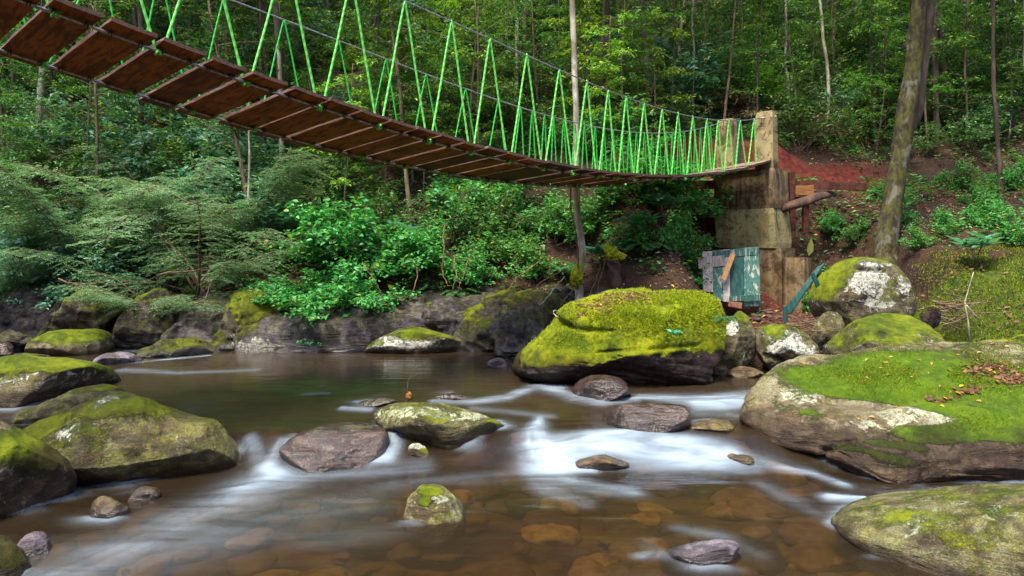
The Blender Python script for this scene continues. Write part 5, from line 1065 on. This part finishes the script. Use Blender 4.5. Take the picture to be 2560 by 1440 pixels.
TH = [
 ("thin pale tree behind the bridge, left of the first tall rope peaks", [(703, 330), (700, 200), (695, 80), (696, -60), (690, -260)], [5, 5, 4.5, 4, 3], 15, WHITE_BARK),
 ("brown slender tree right of the pale-barked tree, topmost in the picture", [(1618, 200), (1612, 120), (1606, 40), (1600, -80), (1596, -300)], [8, 7.5, 7, 6.5, 5], 18, GREY_BARK),
 ("grey slender tree just right of the pale-barked tree's top", [(1530, 220), (1518, 110), (1515, 20), (1510, -90), (1500, -300)], [10, 10, 9.5, 9, 7], 17, GREY_BARK),
 ("whitish thin tree at the top between two tall rope peaks", [(1296, 400), (1290, 200), (1294, 70), (1288, 20), (1280, -90), (1272, -300)], [5, 5, 4.5, 4.5, 4, 3], 18, WHITE_BARK),
 ("crooked pale sapling halfway between the pylon and the leaning tree", [(1972, 270), (1970, 200), (1961, 160), (1966, 90), (1963, 0), (1960, -120)], [3.5, 3.5, 3.2, 3, 3, 2.5], 19, WHITE_BARK),
 ("bent whitish sapling left of the leaning mossy tree", [(2070, 300), (2072, 220), (2068, 160), (2058, 100), (2054, 40), (2046, -20), (2040, -140)], [4, 4, 4, 3.6, 3.3, 3, 2.5], 19, WHITE_BARK),
 ("thin brown sapling close to the left side of the leaning tree", [(2186, 330), (2192, 270), (2196, 200), (2212, 130), (2216, 60), (2222, -60)], [4, 4, 3.6, 3.4, 3, 3], 18.5, GREY_BARK),
 ("straight grey trunk right of the leaning mossy tree", [(2341, 335), (2340, 240), (2338, 160), (2336, 60), (2334, -60), (2330, -300)], [7, 7, 7, 6.5, 6, 5], 18.0, GREY_BARK),
 ("thin dark trunk rising from the path near the right edge", [(2503, 480), (2497, 400), (2490, 300), (2485, 220), (2482, 140), (2484, 20), (2480, -160)], [6, 5.5, 5.5, 5, 4.5, 4, 3.5], 15.2, GREY_BARK),
 ("fine pale stem above the far post of the pylon", [(1732, 270), (1733, 200), (1736, 130), (1730, 60), (1735, -60)], [3, 3, 2.6, 2.6, 2], 18.5, WHITE_BARK),
 ("fine stem straight above the near post of the pylon", [(1893, 200), (1894, 140), (1900, 60), (1905, -60)], [2.6, 2.6, 2.4, 2], 18, GREY_BARK),
 ("mottled trunk seen below the second plank at the upper left", [(98, 345), (100, 260), (105, 190), (112, 120), (118, 40)], [9, 9, 8, 8, 7], 18.0, WHITE_BARK),
 ("reddish lichen trunk behind the first planks at the upper left", [(222, 190), (228, 110), (236, 30), (242, -90)], [17, 16, 15, 14], 20.0, GREY_BARK),
 ("grey trunk at the top left behind the crossing ropes", [(540, 130), (530, 60), (526, -20), (520, -200)], [8, 8, 8, 7], 17.5, GREY_BARK),
 ("slim trunk behind the ropes left of the thin pale tree", [(655, 130), (652, 40), (650, -60), (648, -220)], [7, 6.5, 6, 5], 19, GREY_BARK),
 ("thin leaning stem above the middle planks", [(946, 200), (938, 120), (945, 40), (958, -80)], [5, 5, 4.5, 4], 16.5, GREY_BARK),
 ("thin bare stem below the bridge left of the vivid green bush", [(618, 560), (622, 470), (624, 390), (622, 330), (624, 200)], [3, 3, 2.6, 2.6, 2], 13.4, WHITE_BARK),
 ("brown stem right of the pale-barked tree, half hidden by leaves", [(1478, 330), (1472, 200), (1468, 90), (1475, -60)], [5, 5, 4.5, 4], 16, GREY_BARK),
]
for i, (lab, pts, rp, D, bk) in enumerate(TH):
    x0, y0 = at(pts[0][0], D); zg = gz(x0, y0); pyg = 620 - F * (zg - .1 - H) / D
    pts2 = ([(pts[0][0] + 1, pyg)] if pyg > pts[0][1] + 6 else []) + pts; rp2 = ([rp[0] * 1.1] if pyg > pts[0][1] + 6 else []) + rp
    r_, P = trunk_tree("slender_tree", lab, pts2, rp2, D, bk, "slender trunks on the hillside", n=9, seed=30 + i, wob=.25)
    leafy_crown(r_, np.array(ray(pts[-1][0], -120, D)), 1.3, 8, (.03, .10, .03) if i % 3 else G_YE1, (.09, .24, .05), .12, 90 + i)

# --- saplings with leafy tiers filling the hillside
rsx = np.random.RandomState(77)
sap = [gen_sapling(401, 6.5, .045, .22, 1.3, 28, 14, .095, .045, G_DK1, (.09, .23, .055)), gen_sapling(402, 5.0, .03, .25, 1.1, 24, 14, .09, .04, (.04, .12, .03), (.12, .27, .06), yellow=.03),
       gen_sapling(403, 7.5, .06, .30, 1.5, 30, 14, .10, .046, G_DK1, G_DK2), gen_sapling(404, 4.2, .025, .3, 1.0, 20, 12, .12, .05, (.11, .24, .04), (.26, .42, .08), yellow=.10)]
SLAB = ["dark-leaved sapling with horizontal tiers on the shaded hillside", "mid-green sapling on the shaded hillside", "tall dark sapling with a rough stem on the shaded hillside", "light yellow-green sapling on the hillside"]
sap_o = [combined(p, "hillside_sapling") for p in sap]
und = [gen_bush(411, .9, 1.1, 10, 11, 13, .075, .036, G_DK1, (.09, .22, .055)), gen_bush(412, .8, .9, 10, 11, 13, .068, .033, (.035, .11, .035), (.11, .27, .08)), gen_bush(413, 1.0, 1.5, 10, 9, 10, .12, .045, (.05, .15, .09), (.15, .36, .22)), gen_bush(414, .75, .8, 8, 10, 11, .09, .045, (.10, .26, .03), (.24, .48, .07), yellow=.08)]
ULAB = ["dark small-leaved shrub of the hillside understory", "green small-leaved shrub of the hillside understory", "bluish longer-leaved shrub of the hillside understory", "yellow-green shrub of the hillside understory"]
und_o = [combined(p, "understory_shrub") for p in und]
for o, l in zip(sap_o, SLAB): tag(o, l, "tree", "saplings on the shaded hillside: " + l)
for o, l in zip(und_o, ULAB): tag(o, l, "shrub", "understory shrubs: " + l)
used = set()
def place(src, k, x, y, sc, rs, tilt=.08, zo=-.05):
    o = src if id(src) not in used else src.copy(); used.add(id(src)); C.objects.link(o)
    o.location = (x, y, gz(x, y) + zo); o.rotation_euler = (rs.randn() * tilt, rs.randn() * tilt, rs.rand() * 6.28); o.scale = (sc,) * 3; return o
def blocked(x, y):
    if 2.6 < x and y < 17.6 : return True
    px = 1280 + F * x / y
    if y < 13.2: return True
    if 1250 < px < 1760 and y < 15.5: return True
    return False
cnt = 0; tries = 0; pts_ = []
while cnt < 270 and tries < 9000:
    tries += 1; y = 12.8 + rsx.rand() ** .9 * 15; x = (rsx.rand() - .5) * 2 * (.74 * y + .6)
    if blocked(x, y): continue
    md_ = .62 + .03 * (y - 12)
    if any((x - a) ** 2 + (y - b) ** 2 < md_ ** 2 for a, b in pts_): continue
    pts_.append((x, y)); k = rsx.choice(4, p=[.36, .30, .22, .12]); place(und_o[k], k, x, y, rsx.uniform(.75, 1.35) * (1 + .02 * (y - 12)), rsx); cnt += 1
cnt = 0; tries = 0; pts_ = []
while cnt < 125 and tries < 5000:
    tries += 1; y = 13.8 + rsx.rand() * 13; x = (rsx.rand() - .5) * 2 * (.72 * y + .6)
    if blocked(x, y): continue
    if any((x - a) ** 2 + (y - b) ** 2 < 1.1 ** 2 for a, b in pts_): continue
    pts_.append((x, y)); k = rsx.choice(4, p=[.32, .28, .22, .18]); place(sap_o[k], k, x, y, rsx.uniform(.7, 1.15), rsx, .05); cnt += 1

for i, (px, D, sc, kk) in enumerate([(860, 14.2, .8, 3), (1060, 15.0, .8, 3), (1500, 15.2, .75, 3), (1560, 16.0, .9, 1), (1900, 18.6, .7, 3), (1780, 18.2, .7, 1), (2190, 17.8, .8, 1), (1640, 16.4, .9, 3), (2420, 17.8, .8, 0), (1180, 16.2, .9, 1), (960, 14.6, .7, 1), (2520, 18.0, .9, 1)]):
    x_, y_ = at(px, D); place(sap_o[kk], kk, x_, y_, sc, rsx, .03)

# --- tall forest trees with unseen crowns added to shade the slope
cr = gen_bush(431, 2.3, 1.5, 16, 16, 14, .24, .12, G_DK1, (.07, .20, .05), up=.0, flat=.5, stemr=.03, jit=.06)
Vc, Qc, cc = cr.fol(); crown_me = mk("crown", Vc, Qc, None, [LEAF], None, None, cc, link=False).data
tr_me = []
for k in range(3):
    rq = np.random.RandomState(500 + k); mbq = MB(); pq = curve([0, 0, -.4], [rq.randn() * .05, rq.randn() * .03, 1], 8.4, rq, 16, .02, .022); mbq.tube(pq, np.linspace(.06, .035, 16) * (1, .7, 1.2)[k], 10, wob=.18, seed=k); tr_me.append((mbq.build("trunk", [GREY_BARK], link=False).data, pq[-1]))
pts_ = []; tries = 0; i = 0
while len(pts_) < 32 and tries < 4000:
    tries += 1; y_ = 14.6 + rsx.rand() * 15; x_ = (rsx.rand() - .5) * 2 * (.78 * y_ + 2)
    px_ = 1280 + F * x_ / y_
    if (x_ > 2.4 and y_ < 17.8) or any((x_ - a) ** 2 + (y_ - b) ** 2 < 2.0 ** 2 for a, b in pts_): continue
    if 1700 < px_ < 2000 and y_ < 22: continue
    pts_.append((x_, y_)); k = i % 3; root = empty("forest_tree", (x_, y_, gz(x_, y_))); root.rotation_euler = (0, 0, rsx.rand() * 6.28)
    tag(root, "tall dark forest tree whose trunk rises out of the top of the picture, unseen crown added to shade the slope", "tree", "tall trees of the forest slope")
    sc = rsx.uniform(.9, 1.15); root.scale = (sc, sc, sc)
    t1 = bpy.data.objects.new("trunk", tr_me[k][0]); C.objects.link(t1); t1.parent = root
    t2 = bpy.data.objects.new("crown", crown_me); C.objects.link(t2); t2.parent = root; t2.location = tuple(tr_me[k][1] - np.array([0, 0, .6])); t2.rotation_euler = (0, 0, rsx.rand() * 6); i += 1

# --- ground cover: one object nobody could count
rs = np.random.RandomState(55); n = 26000
y = 11.4 + rs.rand(n) ** .8 * 16; x = (rs.rand(n) - .5) * 2 * (.76 * y + .6); px = 1280 + F * x / y
d_ = y - yb(x); keep = (d_ > .75) & ~((x > 2.3) & (y < 17.2) & (rs.rand(n) > np.where((x > 5.4) & (y > 12.4) & (y < 16.4), .6, .16))) & ~((x > 2.6) & (x < 5.6) & (y > 12) & (y < 17.2))
keep &= (fbm(np.stack([x * .7, y * .7, 0 * x], 1), 4, 3) > -.35)
x, y = x[keep], y[keep]; z = terr(x, y); n = len(x); k = 5
P = np.repeat(np.stack([x, y, z], 1), k, 0) + rs.randn(n * k, 3) * [.06, .06, .0] + np.array([0, 0, 1]) * (rs.rand(n * k, 1) * .22 + .02)
a = rs.rand(n * k) * 6.283; D = np.stack([np.cos(a), np.sin(a), rs.uniform(-.1, .7, n * k)], 1); L = rs.uniform(.05, .13, n * k)
V, Q = leaf_arr(P, D, np.array([0, 0, 1.]) + rs.randn(n * k, 3) * .4, L, L * .45)
und_c = pal(rs, n * k, (.03, .10, .03), (.10, .28, .07), .02)
tag(mk("ground_cover", V, Q, None, [LEAF], None, None, und_c), "low leafy ground cover over the forest slope", "ground cover", kind='stuff')
# --- fallen leaves on ground
def litter(name, label, P, N, rs, L0, L1, cols=((.07, .035, .020), (.24, .13, .075)), yl=.05):
    n = len(P); a = rs.rand(n) * 6.283; D = np.stack([np.cos(a), np.sin(a), np.zeros(n)], 1); D = D - N * (D * N).sum(1)[:, None] + rs.randn(n, 3) * .18
    L = rs.uniform(L0, L1, n); V, Q = leaf_arr(P + N * .008, D, N + rs.randn(n, 3) * .25, L, L * rs.uniform(.35, .6, n), rs.uniform(-.2, .3), .25)
    return tag(mk(name, V, Q, None, [DRY], None, None, pal(rs, n, cols[0], cols[1], yl, (.55, .35, .03))), label, "fallen leaves", kind='stuff')
n = 44000; y = 9.3 + rs.rand(n) ** 1.1 * 14; x = (rs.rand(n) - .5) * 2 * (.76 * y + .6); d_ = y - yb(x); wgt = np.where(x > 2.2, 1.0, .30); keep = (d_ > .5) & (rs.rand(n) < wgt) & ~((x > 2) & (y > 16.7) & (y < 17.3)) & ~((x > 5.9) & (y < 12.3) & (rs.rand(n) > .30))
x, y = x[keep], y[keep]; z = terr(x, y); e = .05
N = nrmz(np.stack([-(terr(x + e, y) - z) / e, -(terr(x, y + e) - z) / e, np.ones_like(x)], 1))
litter("leaf_litter", "brown dead leaves strewn over the bank and path", np.stack([x, y, z], 1), N, rs, .03, .085)
def on_rock(idx, spots, n, rs):
    """points on the upper face of boulder idx inside the given ground ellipses seen at px,py"""
    o, W, T = ROCKS[idx]; u = W - [0, 0, H]; ppx = 1280 + F * u[:, 0] / u[:, 1]; ppy = 620 - F * u[:, 2] / u[:, 1]
    A, B, Cc = W[T[:, 0]], W[T[:, 1]], W[T[:, 2]]; Nn = nrmz(np.cross(B - A, Cc - A)); cen = (A + B + Cc) / 3; Nn = np.where((Nn * (cen - W.mean(0))).sum(1)[:, None] < 0, -Nn, Nn)
    cx = ppx[T].mean(1); cy = ppy[T].mean(1); vis = ((cen - [0, 0, H]) * Nn).sum(1) < 0; area = np.linalg.norm(np.cross(B - A, Cc - A), axis=1)
    w_ = np.zeros(len(T))
    for (a, b, rx, ry, s_) in spots: w_ += s_ * np.exp(-(((cx - a) / rx) ** 2 + ((cy - b) / ry) ** 2) * 1.5)
    w_ = w_ * vis * area * (Nn[:, 2] > .1); k = rs.choice(len(T), n, p=w_ / w_.sum()); r1, r2 = rs.rand(n, 1), rs.rand(n, 1); f = r1 + r2 > 1; r1, r2 = np.where(f, 1 - r1, r1), np.where(f, 1 - r2, r2)
    return A[k] + (B[k] - A[k]) * r1 + (Cc[k] - A[k]) * r2, Nn[k]
P, N = on_rock(0, [(1560, 745, 60, 12, 1), (1500, 765, 50, 14, 1), (1620, 738, 50, 10, .6), (1460, 785, 30, 8, .5)], 620, rs); litter("fallen_leaves", "heap of reddish dead leaves on top of the huge mossy boulder", P, N, rs, .015, .045)
P, N = on_rock(6, [(2480, 925, 60, 14, 1), (2420, 975, 40, 8, 1), (2540, 950, 50, 14, 1.6), (2350, 1000, 40, 6, 1)], 420, rs); litter("fallen_leaves", "drift of curled brown leaves in the hollow of the huge slab", P, N, rs, .03, .07)
P, N = on_rock(6, [(2300, 930, 280, 70, 1), (2200, 1030, 200, 60, .4)], 46, rs); litter("fallen_leaves", "single yellow and brown leaves scattered over the moss of the huge slab", P, N, rs, .03, .065, ((.25, .13, .05), (.50, .34, .12)), .4)
P, N = on_rock(4, [(2150, 700, 100, 50, 1)], 14, rs); litter("fallen_leaves", "few dead leaves on the tall rounded boulder", P, N, rs, .02, .04)
# --- moss fuzz on the near slab and boulders: fine upright blades, one mass each
def patchy(P): return fbm(P * 2.6, 88, 4) > -.42
def fuzz(idx, spots, n, lab, L=.018, cc_=((.07, .14, .005), (.20, .28, .008), .16, (.22, .20, .03))):
    P, N = on_rock(idx, spots, n, rs); kp = patchy(P); P, N = P[kp], N[kp]; n = len(P); D = N + rs.randn(n, 3) * .45; LL = rs.uniform(.5, 1.2, n) * L
    V, Q = leaf_arr(P - N * .003, D, rs.randn(n, 3), LL, LL * .30, .1, .1)
    tag(mk("moss", V, Q, None, [DRY], None, None, pal(rs, n, *cc_)), lab, "moss", kind='stuff')
fuzz(6, [(2140, 945, 130, 32, 1), (2330, 925, 180, 55, 1), (2500, 925, 140, 60, 1), (2440, 1055, 80, 24, .6), (2320, 1085, 40, 12, .3)], 26000, "short dense moss pile on the huge slab", .020)
fuzz(0, [(1600, 800, 220, 50, 1), (1700, 760, 110, 40, 1), (1420, 850, 60, 30, .4)], 22000, "dense moss pile on the huge boulder", .026, ((.12, .18, .006), (.37, .42, .010), .16, (.30, .26, .03)))

n = 34000; y = 9.3 + rs.rand(n) * 3.0; x = 5.4 + rs.rand(n) * 4; z = terr(x, y)
D = np.array([0, -.2, 1.]) + rs.randn(n, 3) * .5; LL = rs.uniform(.022, .05, n); keep = (fbm(np.stack([x * 1.5, y * 1.5, 0 * x], 1), 12, 3) > -.75)
X_, Y_ = x[keep], y[keep]
if True:
    from mathutils.bvhtree import BVHTree
    gm = ground.data; vv = np.empty(len(gm.vertices) * 3, np.float32); gm.vertices.foreach_get("co", vv); vv = vv.reshape(-1, 3)
    pv = np.empty(len(gm.polygons) * 4, np.int32); gm.polygons.foreach_get("vertices", pv); pv = pv.reshape(-1, 4); cen = vv[pv[:, 0]]
    kk = (cen[:, 0] > 4.8) & (cen[:, 0] < 10) & (cen[:, 1] > 8.8) & (cen[:, 1] < 13); bvh = BVHTree.FromPolygons(vv.tolist(), pv[kk].tolist())
    zz = []
    for a, b in zip(X_, Y_):
        h_ = bvh.ray_cast(Vector((a, b, 20)), Vector((0, 0, -1)))[0]; zz.append(h_.z if h_ else -5)
    zz = np.array(zz); ok = zz > -4
    V, Q = leaf_arr(np.stack([X_, Y_, zz], 1)[ok], D[keep][ok], rs.randn(ok.sum(), 3), LL[keep][ok], LL[keep][ok] * .3, .1, .1)
    tag(mk("moss", V, Q, None, [DRY], None, None, pal(rs, int(ok.sum()), (.07, .12, .006), (.19, .26, .01), .12, (.20, .13, .05))), "uneven dark moss growing over the slope at the right edge", "moss", kind='stuff')
# --- hanging roots, twigs, drift
ROOTS = [("looping root hanging from the vivid green bush to the cliff", [(1042, 665, 11.6), (1036, 700, 11.4), (1030, 735, 11.3), (1010, 750, 11.3), (985, 735, 11.3)], 3), ("long root dropping between the violet cliff and the blue-grey rock", [(1105, 560, 11.9), (1104, 640, 11.6), (1108, 690, 11.5), (1120, 712, 11.4)], 3.5),
 ("frayed root bundle beside the blue-grey rock rib", [(1135, 640, 11.7), (1140, 690, 11.5), (1136, 730, 11.4)], 4), ("S-shaped root right of the frayed root bundle", [(1172, 640, 11.7), (1160, 690, 11.5), (1152, 715, 11.4), (1150, 745, 11.4)], 2.6),
 ("long straight root leaning from the soil to the mossy sloping slab", [(1350, 650, 12.2), (1290, 700, 11.7), (1240, 760, 11.4), (1212, 785, 11.3)], 3.2), ("bent root above the wet blue-brown boulder", [(1405, 680, 12.0), (1350, 710, 11.6), (1328, 735, 11.4), (1322, 752, 11.3)], 3.2), ("second bent root, closer to the pale trunk", [(1408, 695, 12.0), (1370, 740, 11.5), (1350, 765, 11.3)], 2.8),
 ("root arching from the soil to the back of the huge boulder", [(1430, 725, 11.8), (1410, 745, 11.4), (1403, 765, 11.3)], 3), ("pale dead root sticking out left of the huge boulder", [(1440, 765, 9.6), (1405, 775, 9.2), (1385, 782, 9.0), (1383, 790, 9.0), (1398, 800, 8.9)], 4), ("thin root looped low on the violet cliff", [(905, 655, 11.5), (935, 700, 11.3), (960, 745, 11.25)], 2.4),
 ("slender shoot crossing the dark soil beside the stump", [(1500, 670, 12.0), (1480, 720, 11.8), (1470, 740, 11.7)], 2.5), ("leaning bare stick behind the stump", [(1518, 640, 12.1), (1500, 700, 11.9), (1492, 735, 11.8)], 2.5)]
for lab, pts, r in ROOTS:
    P = np.array([ray(a, b, d) for a, b, d in pts]); tt = np.linspace(0, len(P) - 1, len(P) * 5); Ps = np.stack([np.interp(tt, np.arange(len(P)), P[:, k]) for k in range(3)], 1)
    Ps[1:-1] = (Ps[:-2] + 2 * Ps[1:-1] + Ps[2:]) / 4; Ps += .035 * np.stack([fbm(Ps * 3.5 + k * 7, k, 3) for k in range(3)], 1)
    rr = np.linspace(1, .4, len(Ps)) * r * .55 / F * pts[0][2]
    tag(MB().tube(Ps, rr, 6).build("hanging_root", [ROOTM if 'pale' not in lab else WHITE_BARK]), lab, "root", "roots and sticks of the far bank")
# fallen sticks along the left bank
STK = [("long thin bare branch lying above the mossy bank slab", [(150, 700, 11.6), (200, 712, 11.5), (290, 708, 11.5), (380, 700, 11.6)], 3), ("yellowish mossy branch lying under the feathery shrub", [(395, 690, 11.8), (450, 678, 11.8), (505, 672, 11.9), (545, 670, 12.0)], 5), ("dark stick leaning on the grey strata rock", [(480, 770, 11.3), (515, 745, 11.4), (530, 715, 11.6)], 2.5),
       ("twig lying on the flat dark rock of the rapids", [(274, 883, 10.0), (290, 893, 9.9), (302, 898, 9.85)], 2)]
for lab, pts, r in STK:
    P = np.array([ray(a, b, d) for a, b, d in pts]); tt = np.linspace(0, len(P) - 1, len(P) * 4); Ps = np.stack([np.interp(tt, np.arange(len(P)), P[:, k]) for k in range(3)], 1) + 0
    Ps += .03 * np.stack([fbm(Ps * 4 + k * 7, k, 3) for k in range(3)], 1)
    tag(MB().tube(Ps, np.linspace(1, .3, len(Ps)) * r * .7 / F * 11.5, 6).build("fallen_branch", [GREY_BARK if 'dark' in lab else ROOTM]), lab, "branch", "fallen branches of the left bank")
tw = empty("twig", tuple(wpt(1020, 998))); tag(tw, "thin dead twig standing in the pool with a brown withered bud at its foot", "twig")
T0 = np.array(tw.location); k_ = T0[1] / F
o = MB().tube([[0, 0, -.05], [-2 * k_, 0, 20 * k_], [0 * k_, 0, 45 * k_], [12 * k_, 0, 68 * k_], [26 * k_, 0, 88 * k_]], [.008, .006, .005, .004, .003], 5).tube([[3 * k_, 0, 52 * k_], [14 * k_, 0, 58 * k_], [22 * k_, .0, 62 * k_]], [.003, .003, .002], 4).build("stem", [ROOTM], tw)
V = V4 * [.030, .03, .045]; V = V * (1 + .3 * fbm(V4 * 3, 3, 3))[:, None]; mk("bud", V + [.01, 0, .03], None, T4_, [simple_mat("withered_bud", (.20, .07, .02), (.42, .20, .05), 30, .8)], parent=tw)
# brushwood piled right of the rock pile
rs = np.random.RandomState(91)
for lab, cx, cy, D, n, spr, L in [("tangle of dead twigs between the moss ball and the moss slope", 2395, 785, 10.3, 46, (60, 32), .55), ("dead sticks caught between the broken teal board and the rock pile", 2000, 815, 9.7, 22, (40, 14), .4)]:
    mb = MB()
    for i in range(n):
        p = ray(cx + rs.randn() * spr[0] * .6, cy + rs.randn() * spr[1] * .6, D + rs.randn() * .2); a = rs.randn() * .5 + .15; d = np.array([math.cos(a), rs.randn() * .3, -math.sin(a) * .6 + rs.randn() * .25]); Lx = L * rs.uniform(.4, 1.3)
        mb.tube(curve(p - d * Lx * .5, d, Lx, rs, 6, 0, .1), np.linspace(.008, .003, 6) * rs.uniform(.6, 1.6), 5)
    tag(mb.build("brushwood", [TWIG if i % 2 else ROOTM]), lab, "brushwood")
o = MB().tube([ray(2425, 860, 9.9), ray(2420, 800, 10.0), ray(2412, 755, 10.0), ray(2428, 700, 10.1), ray(2434, 680, 10.1)], [.016, .012, .009, .006, .004], 7, wob=.3).tube([ray(2414, 760, 10), ray(2440, 790, 9.9), ray(2452, 800, 9.9)], [.01, .008, .006], 5).build("dead_shoot", [WHITE_BARK]); tag(o, "pale forked dead shoot standing in the twig tangle on the right", "shoot")
# big pale leaf caught on the shrub
V, Q = leaf_arr(np.array([ray(2022, 640, 14.45)]), np.array([[.12, -.1, 1.]]), np.array([[0, -1., .1]]), np.array([.36]), np.array([.14]), .05, .12)
tag(mk("large_leaf", V, Q, None, [DRY], None, None, np.array([[.42, .45, .12]] * 6)), "big pale yellow-green leaf standing out right of the pylon", "leaf")

rs = np.random.RandomState(321); mb = MB(); V2_, T2_ = ico(2)
n = 0
while n < 260:
    y = rs.uniform(9.0, 13.5); x = rs.uniform(3.0, 6.4) if n % 2 else rs.uniform(2.6, 5.0); s_ = rs.uniform(.02, .07)
    if y < float(yb(x)) - .3: n += 1; continue
    V = V2_ * s_ * np.array([rs.uniform(.8, 1.4), rs.uniform(.8, 1.4), .6]); V = V * (1 + .25 * fbm(V2_ * 1.5 + n, n, 2))[:, None]; k = rs.rand()
    mb.add(V + [x, y, gz(x, y) + s_ * .2], None, T2_, 0, np.array([.16, .09, .07]) * (1 - k) + np.array([.07, .06, .05]) * k); n += 1
tag(mb.build("gravel", [DRY], col=True), "loose brown stones strewn on the red ground between the boulders and the pylon", "gravel", kind='stuff')
